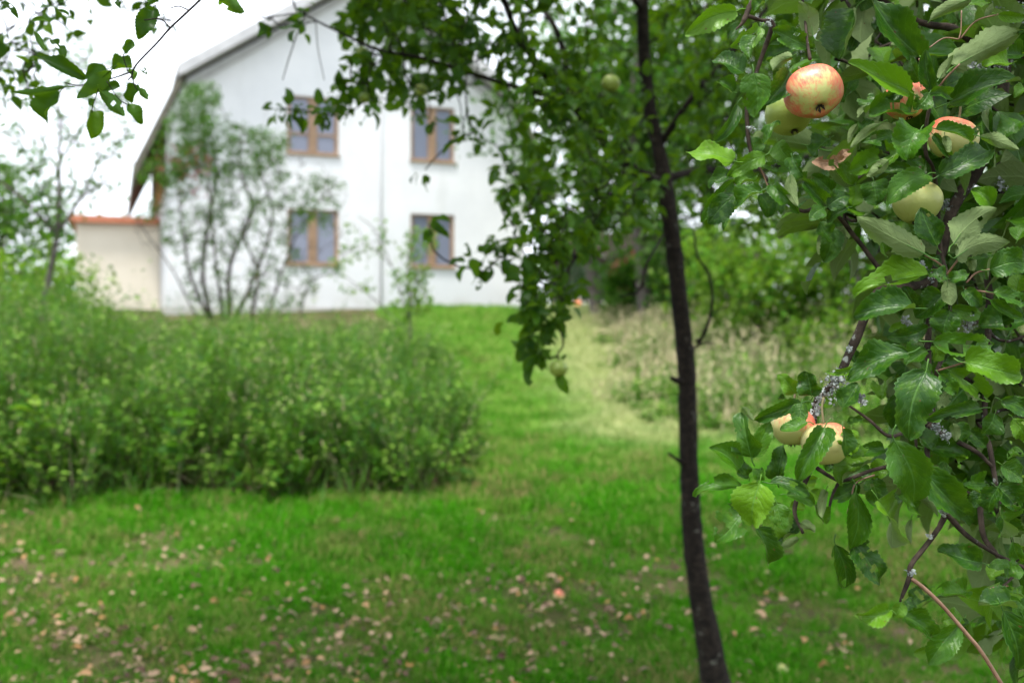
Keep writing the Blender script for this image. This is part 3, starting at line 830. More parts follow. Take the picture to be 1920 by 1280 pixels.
limb(wood, [(1856, 560, 1.47, 7), (1850, 680, 1.45, 7), (1846, 800, 1.43, 6), (1856, 840, 1.4, 6), (1868, 909, 1.38, 5), (1874, 943, 1.36, 4), (1889, 983, 1.35, 3.5), (1898, 1012, 1.34, 3), (1905, 1075, 1.34, 2.5)])
limb(wood, [(1752, 515, 1.40, 8), (1740, 640, 1.4, 7), (1748, 760, 1.39, 7), (1753, 802, 1.38, 7), (1784, 823, 1.37, 6), (1830, 846, 1.36, 5), (1860, 874, 1.36, 4)])
limb(wood, [(1748, 760, 1.39, 6), (1738, 860, 1.33, 6), (1753, 922, 1.29, 6), (1772, 960, 1.28, 7), (1751, 1003, 1.28, 5.5), (1710, 1056, 1.27, 5.5), (1706, 1080, 1.27, 6), (1690, 1122, 1.27, 3.5), (1686, 1135, 1.27, 3)])
limb(wood, [(1772, 960, 1.28, 6.5), (1813, 1003, 1.29, 5.5), (1865, 1037, 1.31, 4.5), (1903, 1055, 1.33, 4), (1950, 1078, 1.36, 4)])
limb(wood, [(1836, 930, 1.42, 6), (1844, 1003, 1.4, 6), (1868, 1038, 1.38, 5), (1885, 1075, 1.38, 3)])
limb(wood, [(1592, 760, 1.3, 2.5), (1631, 788, 1.29, 3.5), (1664, 816, 1.28, 4), (1692, 812, 1.3, 4), (1740, 790, 1.36, 5)])
limb(wood, [(1757, 695, 1.27, 6), (1769, 664, 1.30, 4), (1781, 600, 1.32, 3.5), (1778, 525, 1.3, 4), (1765, 470, 1.32, 4), (1757, 373, 1.34, 5), (1750, 317, 1.3, 4), (1736, 287, 1.29, 4.5), (1738, 227, 1.27, 4), (1752, 172, 1.26, 4)])
limb(wood, [(1757, 695, 1.27, 5), (1748, 760, 1.38, 6)])
limb(wood, [(1495, -60, 1.38, 5), (1470, -30, 1.36, 5.5), (1415, 0, 1.33, 6), (1398, 32, 1.32, 6), (1392, 44, 1.32, 4), (1380, 56, 1.32, 1.5)])
limb(wood, [(1402, 30, 1.32, 5), (1425, 38, 1.33, 4), (1448, 44, 1.33, 5), (1440, 80, 1.34, 3)])
limb(wood, [(1450, 45, 1.36, 6), (1405, 180, 1.36, 4), (1402, 240, 1.36, 5), (1410, 290, 1.36, 4), (1440, 340, 1.35, 4)])
limb(wood, [(1500, -40, 1.35, 3), (1509, 31, 1.30, 3), (1514, 80, 1.28, 3), (1519, 112, 1.27, 4)])
limb(wood, [(1880, 140, 1.48, 9), (1800, 60, 1.44, 9), (1720, 40, 1.42, 7), (1600, -30, 1.4, 6), (1495, -60, 1.38, 5)])
limb(wood, [(1440, 345, 1.34, 3.5), (1500, 395, 1.36, 4.5), (1550, 388, 1.33, 4), (1600, 440, 1.38, 5), (1660, 520, 1.38, 5)])
limb(wood, [(1522, 870, 1.33, 5), (1560, 895, 1.31, 4), (1585, 900, 1.3, 4), (1640, 880, 1.33, 4), (1738, 860, 1.35, 5)])
limb(wood, [(1553, 965, 1.29, 3), (1560, 930, 1.29, 3), (1575, 900, 1.3, 3.5)])
limb(wood, [(1870, 1106, 1.33, 2.5), (1885, 1095, 1.33, 3), (1905, 1075, 1.34, 3)])
wood.build('branches', BARK_L, front_tree)
sh = MB()
for pts in ([(1706, 1083, 1.27, 4.2), (1730, 1100, 1.27, 4), (1766, 1134, 1.27, 3.8), (1818, 1194, 1.27, 3.8), (1840, 1221, 1.27, 3.8), (1877, 1280, 1.27, 4), (1925, 1360, 1.28, 4)],
            [(1588, 962, 1.29, 1.2), (1596, 935, 1.29, 1.3), (1605, 905, 1.3, 1.5), (1640, 890, 1.3, 1.8)],
            [(1845, 1108, 1.3, 1.2), (1865, 1100, 1.32, 1.5), (1890, 1098, 1.34, 1.5)],
            [(1750, 170, 1.26, 1.6), (1735, 140, 1.26, 1.6), (1723, 110, 1.26, 1.4)], [(1755, 170, 1.26, 1.8), (1775, 145, 1.25, 1.8), (1800, 120, 1.24, 1.8)],
            [(1798, 74, 1.28, 1.3), (1802, 55, 1.28, 1.2), (1803, 20, 1.28, 1.2)], [(1800, 74, 1.28, 1.4), (1830, 40, 1.27, 1.4), (1872, 27, 1.26, 1.4)],
            [(1798, 74, 1.28, 1.4), (1770, 72, 1.28, 1.3), (1742, 90, 1.28, 1.2)], [(1757, 695, 1.27, 2), (1790, 685, 1.26, 1.8), (1812, 678, 1.25, 1.8)],
            [(1776, 515, 1.26, 2), (1790, 495, 1.25, 1.9), (1800, 483, 1.25, 1.8)], [(1774, 505, 1.26, 1.8), (1755, 490, 1.25, 1.7), (1732, 477, 1.25, 1.7)],
            [(1812, 530, 1.26, 2), (1830, 512, 1.26, 1.8), (1856, 505, 1.25, 1.8)], [(1810, 542, 1.27, 1.8), (1840, 546, 1.26, 1.8), (1865, 550, 1.25, 1.6)],
            [(1440, 350, 1.3, 1.2), (1432, 330, 1.3, 1.2), (1424, 312, 1.29, 1.1)]):
    p, r = pxcurve(pts); sh.tube(p, r, 6)
sh.build('shoots', SHOOT, front_tree)

# leaves behind and above the traced ones, on twigs
polyR = [(1480, -60), (1480, 30), (1560, 110), (1600, 260), (1560, 400), (1640, 520), (1720, 560), (1780, 620), (1990, 660), (1990, -60)]
polyR2 = [(1700, 620), (1990, 620), (1990, 1150), (1880, 1180), (1860, 980), (1720, 900)]
c1 = np.concatenate([sample_poly(polyR, 170, 1.40, 2.3), sample_poly(polyR2, 56, 1.42, 2.0)])
c2 = np.stack([rng.uniform(.3, 2.9, 1500), rng.uniform(-1.4, 3.4, 1500), rng.uniform(1.9, 4.2, 1500)], 1)  # unseen crown added overhead and behind the camera to block sky light
c2 = c2[(c2[:, 1] > 1.05) | (c2[:, 0] > 1.15)]
keep = ((c2[:, 1] > .7) & ((c2[:, 2] - EYE) / np.maximum(c2[:, 1], .1) * F > 700)) | (c2[:, 1] < -.1)
c2 = c2[keep]
c3 = np.stack([rng.uniform(.9, 2.4, 60), rng.uniform(1.2, 2.6, 60), rng.uniform(.9, 2.2, 60)], 1)
c3 = c3[c3[:, 0] / c3[:, 1] > .6]
big = []
for q in range(9):
    a = q * .7; e = BT + np.array((math.cos(a) * 1.0, math.sin(a) * 1.0, 2.3 + .9 * rng.random()))
    pl = curve([tr[int(len(tr) * rng.uniform(.5, .95))], (BT + e) / 2 + np.array((0, 0, 1.0)), e]); big.append(pl)
tw = MB()
for pl in big:
    tw.tube(pl, np.linspace(.03, .01, len(pl)), 7, .05); skel.extend(pl.tolist())
skel.extend(tr.tolist())
allc = np.concatenate([c1, c2, c3])
for p, r in grow(skel, allc, .0022): tw.tube(p, r, 5)
tag(tw.build('twigs', BARK_L, front_tree), kind='stuff')
pos, dr, nm, ln = rosettes(allc, 6, .085)
near, rest = split_near(pos, ln, max(0, 300 - NTRACED))
leaf_objects(pos[near], dr[near], nm[near], ln[near], APPLE_LEAF, 'front', front_tree, nt=14, nc=2)
tag(cloud('foliage', pos[rest], dr[rest], nm[rest], ln[rest], ln[rest] * .6, APPLE_LEAF, front_tree), kind='stuff')

# lichen tufts on the branches
def lichen(spots, parent):
    P, Dd, Nn, Ll = [], [], [], []
    for (px, py, d, rpx, n) in spots:
        for _ in range(int(n * .75)):
            a = rng.normal(size=2) * rpx * .5
            P.append(at(px + a[0], py + a[1], d - .012 + rng.normal() * .005)); Dd.append(rng.normal(size=3)); Nn.append(rng.normal(size=3) + (0, -1.5, .5)); Ll.append(rng.uniform(.002, .006))
    Ll = np.array(Ll)
    tag(cloud('lichen', np.array(P), np.array(Dd), np.array(Nn), Ll, Ll * .9, LICHEN, parent, curl=.4), kind='stuff')
lichen([(1566, 712, 1.31, 20, 150), (1580, 735, 1.31, 16, 90), (1545, 742, 1.31, 18, 110), (1530, 772, 1.31, 13, 70), (1612, 745, 1.31, 7, 40), (1619, 752, 1.3, 7, 40), (1592, 655, 1.33, 6, 25),
        (1665, 548, 1.34, 12, 60), (1730, 500, 1.36, 9, 50), (1745, 520, 1.36, 9, 40), (1700, 602, 1.36, 8, 40), (1815, 608, 1.40, 14, 90), (1850, 595, 1.42, 10, 60), (1756, 803, 1.36, 12, 80), (1775, 818, 1.36, 9, 60),
        (1892, 15, 1.47, 22, 160), (1905, 25, 1.47, 18, 120), (1878, 120, 1.45, 14, 70), (1862, 240, 1.44, 14, 70), (1825, 125, 1.42, 16, 80), (1745, 370, 1.38, 12, 60), (1770, 385, 1.39, 12, 60), (1880, 345, 1.46, 12, 60),
        (1408, 240, 1.35, 6, 30), (1442, 45, 1.32, 6, 30), (1772, 960, 1.272, 5, 25), (1708, 1075, 1.262, 5, 20), (1745, 1005, 1.272, 4, 14), (1840, 130, 1.42, 12, 60), (1900, 100, 1.46, 12, 60)], front_tree)

# ------------------------------------------------------------------ apples
def apple_profile(n=26):
    a = np.linspace(0, math.pi, n)
    r = np.sin(a) * (1 + .10 * np.cos(a)) 
    z = np.cos(a) * .90
    z = z - .30 * np.exp(-(r / .26) ** 2) * (a < 1.2) + .20 * np.exp(-(r / .20) ** 2) * (a > 1.9)
    return r, z
def make_apple(center, dia, axis, red, ripe, label, group, seed=0, name='apple', stalk=.35, spin=0.):
    r = np.random.default_rng(seed)
    R = dia / 2
    pr, pz = apple_profile()
    ns = 36
    th = np.arange(ns) * 2 * math.pi / ns
    bulge = 1 + .035 * np.cos(th * 2 + r.random() * 6) + .02 * np.cos(th * 5 + r.random() * 6)
    V, Fc = [], []
    for i in range(len(pr)):
        low = max(0, -pz[i])
        b = bulge + low * .03 * np.cos(th * 5)
        V.append(np.stack([pr[i] * b * np.cos(th), pr[i] * b * np.sin(th), np.full(ns, pz[i])], 1) * R)
    for i in range(len(pr) - 1):
        for j in range(ns):
            k2 = (j + 1) % ns
            Fc.append((i * ns + j, (i + 1) * ns + j, (i + 1) * ns + k2, i * ns + k2))
    mb = MB(); mb.add(np.concatenate(V), Fc)
    o = mb.build(name, APPLE)
    q = Vector(axis).to_track_quat('Z', 'X')
    from mathutils import Quaternion
    o.matrix_world = Matrix.Translation(Vector(center)) @ q.to_matrix().to_4x4() @ Matrix.Rotation(spin, 4, 'Z')
    o.color = (red, ripe, 0, 1)
    tag(o, label, 'apple', group)
    s = MB(); l = stalk * dia
    s.tube(curve([(0, 0, .52 * R), (.03 * R, 0, .9 * R), (.12 * R, .08 * R, .75 * R + l), (.3 * R, .12 * R, .8 * R + l * 1.5)], 4), np.linspace(.0014, .0018, 13), 6)
    so = s.mesh('stalk', STALK); so = bpy.data.objects.new('stalk', so); col.objects.link(so); so.parent = o
    c = MB()
    for j in range(5):
        a = j * 1.257 + .3
        e = np.array((math.cos(a), math.sin(a), 0)); pz0 = -.70 * R
        c.add([(0, 0, pz0), e * .14 * R + (0, 0, pz0 - .10 * R) + np.array((-e[1], e[0], 0)) * .05 * R, e * .17 * R + (0, 0, pz0 - .24 * R), e * .14 * R + (0, 0, pz0 - .10 * R) - np.array((-e[1], e[0], 0)) * .05 * R],
              [(0, 1, 2), (0, 2, 3)])
    c.tube([(0, 0, pz0 + .05 * R), (0, 0, pz0 - .03 * R)], [.14 * R, .11 * R], 8)
    co = bpy.data.objects.new('calyx', c.mesh('calyx', CALYX)); col.objects.link(co); co.parent = o
    return o
g1 = 'apples on the right-hand tree'
make_apple(at(1526, 174, 1.26), .0715, (-.08, .62, .78), .95, 1., 'large red-streaked apple hanging clear at the top, its dark calyx showing', g1, 1, spin=2.6)
make_apple(at(1479, 214, 1.33), .064, (-.2, .3, .93), .0, .15, 'green apple half hidden behind the large red-streaked one', g1, 2)
make_apple(at(1697, 188, 1.32), .058, (-.2, .1, .97), .95, .9, 'reddish apple mostly covered by the leaves of the upper leaf rosette', g1, 3, spin=2.)
make_apple(at(1786, 260, 1.315), .063, (.3, -.1, .95), .55, .85, 'yellow apple with a red rim beside the thick lichen branch', g1, 4, spin=-.5)
make_apple(at(1720, 380, 1.33), .066, (.1, .1, .98), .1, .5, 'yellow-green apple hanging below a shiny leaf, without a red side', g1, 5)
make_apple(at(1486, 799, 1.30), .058, (.05, .1, .98), .62, .85, 'left apple of the low touching pair, with a pink shoulder', g1, 6, spin=2.2)
make_apple(at(1549, 831, 1.267), .0625, (-.12, .1, .98), .42, .95, 'right apple of the low touching pair, pale yellow with red flecks at its top', g1, 7, spin=1.)

# ------------------------------------------------------------------ middle apple tree
DM = 3.9
mb_ = at(1345, 1300, DM)
mid = empty('apple_tree', (mb_[0], DM, float(gz(mb_[0], DM))))
tag(mid, 'dark slender apple tree standing in the lawn, its crown spreading left over the house', 'tree')
tk = MB(); sk2 = []
p, r = pxcurve([(1352, 1345, DM, 36), (1341, 1280, DM, 29), (1325, 1180, DM, 26), (1302, 1040, DM, 22.5), (1293, 900, DM, 20.5), (1290, 780, DM, 20), (1287, 690, DM, 20), (1281, 630, DM, 19), (1265, 480, DM, 18), (1247, 350, DM, 18), (1235, 280, DM, 15), (1215, 180, DM, 14), (1205, 40, DM, 13), (1208, -120, DM, 11), (1190, -400, DM, 8), (1200, -640, DM + .1, 5)])
tk.tube(p, r * np.interp(np.arange(len(p)), [0, 3, 9, 14], [1.35, 1.0, .90, .86]), 16, .05); sk2.extend(p[len(p) // 2:].tolist())
for pts in ([(1288, 715, DM, 9), (1270, 713, DM - .04, 6), (1258, 708, DM - .06, 4)], [(1290, 872, DM, 7), (1268, 860, DM - .05, 3.5), (1254, 850, DM - .07, 3)]):
    p, r = pxcurve(pts); tk.tube(p, r, 7)
tk.build('trunk', BARK, mid)
lb = MB()
def limb2(pts, sides=8, keep=True):
    p, r = pxcurve(pts); lb.tube(p, r * np.where(r > .008, .72, .9), sides, .06)
    if keep: sk2.extend(p.tolist())
limb2([(1244, 345, DM, 15), (1190, 318, DM - .1, 14), (1130, 262, DM - .2, 13), (1065, 185, DM - .3, 13), (1015, 130, DM - .4, 11), (968, 60, DM - .5, 9), (930, -40, DM - .6, 8), (860, -200, DM - .6, 5)])
limb2([(1062, 182, DM - .3, 9), (1056, 100, DM - .2, 8), (1040, 50, DM - .2, 7), (1010, 0, DM - .1, 6), (980, -120, DM, 4)])
limb2([(1085, 196, DM - .28, 8), (1000, 172, DM - .4, 7), (930, 152, DM - .5, 6), (850, 127, DM - .6, 5), (785, 108, DM - .65, 4.2), (705, 92, DM - .7, 3.4), (640, 62, DM - .7, 2.8), (595, 40, DM - .7, 2.2), (555, 18, DM - .7, 1.4)])
limb2([(1180, 315, DM - .1, 6), (1135, 380, DM - .4, 4.5), (1112, 440, DM - .6, 4), (1068, 500, DM - .7, 3.4), (1053, 560, DM - .75, 2.6), (1050, 610, DM - .78, 2.2), (1056, 645, DM - .8, 2), (1046, 662, DM - .8, 1.8), (1047, 674, DM - .8, 1.5)])
limb2([(1250, 335, DM, 11), (1320, 318, DM + .2, 10), (1400, 325, DM + .4, 8), (1520, 290, DM + .6, 6), (1640, 240, DM + .7, 4)])
limb2([(1238, 270, DM, 10), (1300, 180, DM - .1, 8), (1380, 90, DM - .1, 7), (1460, -20, DM, 5), (1540, -160, DM, 4)])
limb2([(1206, 20, DM, 8), (1120, -80, DM - .3, 6), (1020, -200, DM - .4, 4)])
limb2([(1208, -60, DM, 8), (1300, -180, DM - .4, 6), (1360, -320, DM - .5, 4)])
limb2([(1310, 645, DM - .06, 4), (1328, 606, DM - .08, 3.4), (1336, 560, DM - .1, 3), (1328, 512, DM - .1, 2.8), (1308, 480, DM - .1, 2.5), (1300, 430, DM, 2.2)], 6, False)
limb2([(1306, 640, DM - .05, 3.5), (1322, 626, DM - .1, 2.4), (1332, 590, DM - .12, 1.8)], 6, False)
limb2([(1304, 650, DM - .04, 3), (1322, 642, DM - .1, 2), (1341, 645, DM - .12, 1.2)], 6, False)
limb2([(1244, 440, DM - .02, 3), (1222, 478, DM - .3, 2.8), (1208, 505, DM - .35, 2.6), (1204, 530, DM - .38, 2.4), (1192, 550, DM - .4, 2.3), (1162, 556, DM - .42, 2.2)], 6, False)
limb2([(1208, 530, DM - .38, 2), (1200, 542, DM - .39, 2), (1190, 535, DM - .4, 1.8), (1196, 522, DM - .4, 1.4)], 6, False)
limb2([(700, 92, DM - .7, 2), (690, 150, DM - .72, 1.8), (688, 184, DM - .72, 1.4), (640, 216, DM - .74, 1.4), (560, 206, DM - .75, 1.3), (505, 205, DM - .75, .8)], 6)
limb2([(597, 40, DM - .7, 1.6), (565, 50, DM - .9, 1.5), (545, 100, DM - 1., 1.3), (530, 150, DM - 1., .9)], 5, False)
limb2([(592, 38, DM - .7, 1.2), (596, 90, DM - .85, 1.), (608, 150, DM - .9, .8)], 5, False)
lb.build('limbs', BARK, mid)
polyM = [(640, -60), (655, 100), (700, 185), (760, 195), (768, 290), (800, 345), (860, 330), (905, 345), (950, 400), (1080, 430), (1135, 440), (1290, 400), (1420, 400), (1500, 320), (1560, 200), (1560, -60)]
polyM_dense = [(880, -60), (930, 120), (960, 250), (930, 330), (980, 420), (1140, 420), (1260, 380), (1500, 330), (1560, -60)]
polyM_hang = [(960, 400), (965, 470), (985, 560), (1000, 600), (1055, 590), (1075, 520), (1125, 440), (1120, 400)]
cm = [sample_poly([(640, -60), (650, 110), (700, 190), (780, 190), (890, 130), (930, -60)], 175, DM - .9, DM + .2), sample_poly([(960, 60), (1060, 120), (1200, 260), (1240, 330), (1180, 380), (1060, 250), (960, 140)], 46, DM - .9, DM - .3), sample_poly(polyM, 165, DM - .9, DM + .5), sample_poly(polyM_dense, 185, DM - .9, DM + .9), sample_poly([(960, 250), (1235, 280), (1250, 430), (1130, 450), (960, 410)], 50, DM - .8, DM + .5), sample_poly(polyM_hang, 58, DM - .9, DM - .45),
      sample_poly([(870, 450), (865, 490), (895, 525), (945, 500), (960, 470), (940, 440)], 5, DM - .75, DM - .7),
      sample_poly([(935, 590), (930, 605), (1000, 640), (1060, 640), (1060, 580)], 6, DM - .85, DM - .75),
      sample_poly([(1300, 380), (1310, 440), (1600, 430), (1600, 300)], 30, DM + .2, DM + 1.0),
      np.array([at(*q, DM - .75) for q in ((535, 205), (560, 208), (600, 205), (618, 210), (655, 200), (640, 165), (700, 190), (660, 150), (805, 420), (1015, 665), (1005, 645), (985, 640))])]
# crown above the frame, unseen, widened and thickened to shade the near lawn
cm.append(sample_poly([(1180, -60), (1200, 380), (1330, 400), (1560, 330), (1600, -60)], 150, DM + .3, DM + 1.8))
up = np.stack([rng.uniform(-2.3, 2.6, 3000), rng.uniform(DM - 2.0, DM + 1.5, 3000), rng.uniform(2.5, 4.9, 3000)], 1)
up = up[np.sum(((up - (0.2, DM, 3.4)) / (2.4, 2., 1.5)) ** 2, 1) < 1.1]
cmid = np.concatenate(cm)
cpx = CX + cmid[:, 0] / cmid[:, 1] * F; cpy = HY - (cmid[:, 2] - EYE) / cmid[:, 1] * F
tpx = np.interp(cpy, [-100, 40, 180, 280, 350, 480], [1208, 1205, 1215, 1235, 1247, 1265])
cmid = cmid[~((np.abs(cpx - tpx) < 42) & (cmid[:, 1] < DM + .05) & (rng.random(len(cmid)) < .9))]
up = up[((up[:, 2] - EYE) / up[:, 1] * F > 640)]
tw = MB()
for p, r in grow(sk2, np.concatenate([cmid, up[::3]]), .0022): tw.tube(p, r, 4)
tag(tw.build('twigs', BARK, mid), kind='stuff')
pos, dr, nm, ln = rosettes(np.concatenate([cmid, up]), 6, .054, down=.45)
ln = np.where((pos[:, 2] - EYE) / pos[:, 1] * F > 640, ln * 1.45, ln)  # leaves out of view enlarged for denser shade
ex = [('M', 1000, 0, 0, 0, 0)]
exP = []
for q in '''N 270 900 260 755 80;N 540 900 530 755 90;N 230 930 45 935 60;N 240 940 225 1060 90;N 300 980 290 1065 90;N 480 960 405 985 80;N 560 970 545 1070 70;N 600 1000 615 1125 70;N 600 950 685 925 70;N 830 830 780 910 60;N 720 720 830 715 45
M 640 930 570 1145 110;M 630 940 530 1050 90;M 590 810 490 975 50;M 780 1060 850 1200 100;M 620 740 500 815 45;M 660 740 720 860 80;M 700 640 720 750 90;M 170 240 200 380 110;M 150 230 130 130 70;M 210 190 290 130 50;M 120 260 0 290 50;M 130 300 85 415 60;M 230 400 200 470 70;M 400 250 415 380 35;M 420 180 470 120 60;M 300 185 350 130 50;M 690 900 720 960 60;M 590 680 410 690 70;M 380 690 340 790 70;M 830 920 800 960 60'''.replace('\n', ';').split(';'):
    q = q.split(); b = tp(q[0], float(q[1]), float(q[2])); t_ = tp(q[0], float(q[3]), float(q[4])); d = DM - (.75 if q[0] == 'N' else .8)
    B = at(*b, d); T = at(*t_, d + rng.uniform(-.02, .02)); exP.append((B, T))
pos = np.concatenate([np.array([b for b, t_ in exP]), pos]); dr = np.concatenate([unit(np.array([t_ - b for b, t_ in exP])), dr])
nm = np.concatenate([unit(np.array([(0, -.8, .5)] * len(exP)) + rng.normal(size=(len(exP), 3)) * .25), nm]); ln = np.concatenate([[np.linalg.norm(t_ - b) for b, t_ in exP], ln])
near, rest = split_near(pos, np.r_[ln[:len(exP)] * 9, ln[len(exP):]], 300)
leaf_objects(pos[near], dr[near], nm[near], ln[near], MID_LEAF, 'mid', mid, nt=10, nc=2)
tag(cloud('foliage', pos[rest], dr[rest], nm[rest], ln[rest], ln[rest] * .62, MID_LEAF, mid), kind='stuff')
g2 = 'apples on the tree in the lawn'
make_apple(at(1047, 691, DM - .8), .058, (.1, 0, 1), .0, .1, 'lone green apple hanging lowest on a drooping twig over the path', g2, 21, stalk=.3)
make_apple(at(1145, 157, DM - .6), .062, (.1, .2, .95), .0, .15, 'green apple high in the dark crown left of the thin trunk', g2, 22)
make_apple(at(683, 184, DM - .72), .036, (.1, .2, .95), .0, .05, 'tiny green apple at the tip of a twig between the two upper windows', g2, 23)
make_apple(at(790, 170, DM - .6), .044, (.1, .2, .95), .05, .1, 'small green apple in the leaves above the upper right window', g2, 24)
make_apple(at(680, 100, DM - .65), .044, (-.1, .2, .95), .0, .1, 'small green apple in the crown below the house gable peak', g2, 25)
for px, d_, lab, rd, rp, sd in ((1467, 4.06, 'pale green fallen apple in the grass at the bottom edge right of the trunk', 0, .35, 31), (1048, 5.0, 'orange-brown fallen apple lying among the dead leaves left of the trunk', .5, .6, 32)):
    x = (px - CX) / F * d_
    make_apple((x, d_, float(gz(x, d_)) + .03), .055, (.6, -.3, .6), rd, rp, lab, 'fallen apples', sd, stalk=.15)

# ------------------------------------------------------------------ overhanging apple tree (left, trunk out of the picture)
OT = np.array((-2.9, .9, 0.))
over = empty('apple_tree', (OT[0], OT[1], float(gz(OT[0], OT[1]))))
tag(over, 'apple tree reaching in at the upper left, one hole-eaten leafy twig against the sky', 'tree')
ot = curve([OT + (0, 0, -.1), OT + (.05, 0, .7), OT + (-.04, .05, 1.4), OT + (.1, 0, 2.2), OT + (.2, -.1, 3.2)])
m = MB(); m.tube(ot, np.linspace(.13, .05, len(ot)), 14, .04); m.build('trunk', BARK, over)
m = MB(); sk3 = ot.tolist()
end = at(395, -25, 1.5)
pl = curve([ot[int(len(ot) * .6)], (-2.0, 1.0, 2.55), (-1.2, 1.35, 2.45), (-.75, 1.5, 2.3), end]); m.tube(pl, np.linspace(.04, .004, len(pl)), 8, .04); sk3.extend(pl.tolist())
for pts in ([(395, -25, 1.5, 2.6), (375, 0, 1.5, 2.4), (320, 52, 1.5, 2.2), (295, 80, 1.5, 2), (255, 122, 1.5, 1.8), (247, 142, 1.5, 1.5), (240, 150, 1.5, 1.2)], [(320, 53, 1.5, 1.5), (300, 36, 1.5, 1.3), (270, 38, 1.5, 1)], [(355, 20, 1.5, 1.3), (335, 12, 1.5, 1.2), (318, 16, 1.5, .9)],
            [(247, 135, 1.5, 1.4), (200, 150, 1.51, 1.3), (150, 160, 1.52, 1.2), (120, 155, 1.53, 1)], [(247, 140, 1.5, 1.2), (252, 160, 1.49, 1), (258, 170, 1.49, .9)], [(240, 135, 1.5, 1.2), (232, 110, 1.5, 1), (232, 100, 1.5, .8)],
            [(190, 152, 1.51, 1.1), (175, 195, 1.51, .9), (172, 212, 1.51, .8)], [(200, 152, 1.5, 1.), (222, 185, 1.5, .9), (242, 198, 1.5, .8)]):
    p, r = pxcurve(pts); m.tube(p, r, 6)
for q in range(8):
    a = q * .8; e = OT + np.array((math.cos(a) * 1.6, math.sin(a) * 1.3, 2.9 + .8 * rng.random()))
    pl = curve([ot[int(len(ot) * rng.uniform(.6, .95))], (OT + e) / 2 + np.array((0, 0, 1.2)), e]); m.tube(pl, np.linspace(.04, .012, len(pl)), 7, .05); sk3.extend(pl.tolist())
cc = np.stack([rng.uniform(-4.8, -.5, 2600), rng.uniform(-1.6, 3.7, 2600), rng.uniform(2.45, 4.9, 2600)], 1)  # unseen crown, thickened and drawn forward to shade the near lawn
cc = cc[(cc[:, 0] < -.9) | (cc[:, 1] > 1.6)]
cc = cc[((cc[:, 2] - EYE) / np.maximum(cc[:, 1], .05) * F > 720) | (cc[:, 1] < .1)]
for p, r in grow(sk3, cc[::3], .0022): m.tube(p, r, 4)
p, r = pxcurve([(-420, -260, 2.5, 9), (-120, -130, 2.5, 7), (60, -80, 2.55, 6), (220, -70, 2.6, 5), (430, -110, 2.7, 4)]); m.tube(p, r, 7, .05); sk4 = p.tolist()
pl = curve([ot[int(len(ot) * .8)], (-2.7, 1.7, 2.75), p[0]]); m.tube(pl, np.linspace(.03, .013, len(pl)), 7, .05)
c4 = np.concatenate([sample_poly([(-20, -30), (-20, 130), (110, 120), (240, 60), (350, 20), (340, -30)], 34, 2.2, 3.1), sample_poly([(-20, 110), (-20, 250), (60, 210), (110, 120)], 10, 2.3, 3.0), sample_poly([(420, 5), (560, 0), (620, 60), (540, 60)], 6, 2.6, 2.9)])
for p, r in grow(sk4, c4, .0016): m.tube(p, r, 4)
m.build('branches', BARK, over)
k = 500
for line in '''L 1640 -10 1825 98 110;L 1150 80 1035 300 140;L 1200 110 1050 110 90;L 1190 0 1110 25 60;L 990 300 930 405 75;L 650 590 235 430 105;L 480 650 65 692 50;L 450 690 350 925 150;L 710 835 690 1042 120;L 830 530 570 740 120;L 800 520 640 580 100
L 990 510 830 520 75;L 760 690 925 872 110;L 900 650 745 700 80;L 1030 640 985 775 90;L 1050 660 1115 742 55;L 970 780 1060 935 95;L 385 300 482 452 75;L 260 240 335 375 45;L 240 155 385 165 35;L 10 15 140 145 50;L 440 70 515 122 25;L 890 -5 903 65 35;L 1060 525 1105 560 40;L 690 740 680 800 45;L 980 520 1000 600 60'''.replace('\n', ';').split(';'):
    q = line.split(); x0, y0, x1, y1, wd = map(float, q[1:6]); k += 1
    trace_leaf(over, tp('L', x0, y0), tp('L', x1, y1), wd * .25, 'u' if k % 3 == 0 else '', MID_LEAF, k, 1.5 + .03 * (k % 3))
pos, dr, nm, ln = rosettes(cc, 6, .08)
p4, d4, n4, l4 = rosettes(c4, 3, .038)
pos, dr, nm, ln = np.concatenate([pos, p4]), np.concatenate([dr, d4]), np.concatenate([nm, n4]), np.concatenate([ln, l4])
tag(cloud('foliage', pos, dr, nm, ln, ln * .6, MID_LEAF, over), kind='stuff')

# ------------------------------------------------------------------ shrubs and trees behind
def woody(name, label, cat, base, stems, targets, leafmat, L, nl, bark=FARBARK, r_tip=.004, group=None, wratio=.6, simple=True, sag=.05, extra=None, bare=None):
    o = empty(name, base); tag(o, label, cat, group)
    m = MB(); sk = []
    for st in stems:
        P = np.array([s[:3] for s in st]); R = np.array([s[3] for s in st])
        P = P + rng.normal(size=P.shape) * .07 * np.linalg.norm(P[-1] - P[0]) * np.linspace(0, 1, len(P))[:, None] * (cat == 'shrub'); c = curve(np.c_[P, R * (.8 if cat == 'tree' else .62)], 5); m.tube(c[:, :3], np.maximum(c[:, 3], .002), 7, .05); sk.extend(c[:, :3].tolist())
    for p, r in grow(sk, targets, r_tip, sag): m.tube(p, r, 4)
    if bare is not None:
        for p, r in grow(sk, bare, r_tip * .8, sag): m.tube(p, r, 4)
    m.build('trunk' if cat == 'tree' else 'stems', bark, o)
    pos, dr, nm, ln = rosettes(targets, nl, L, 3.)
    tag(cloud('crown' if cat == 'tree' else 'leaves', pos, dr, nm, ln, ln * wratio, leafmat, o, simple=simple), kind='stuff')
    if extra:
        em, n, eL, enl, nmn = extra
        s = targets[rng.choice(len(targets), n)]
        pos, dr, nm, ln = rosettes(s, enl, eL, 3.)
        tag(cloud(nmn, pos, dr, nm, ln, ln * .8, em, o, simple=True), kind='stuff')
    return o
def stem_px(pts):
    return [tuple(at(a, b, d)) + (r * d / F,) for a, b, d, r in pts]

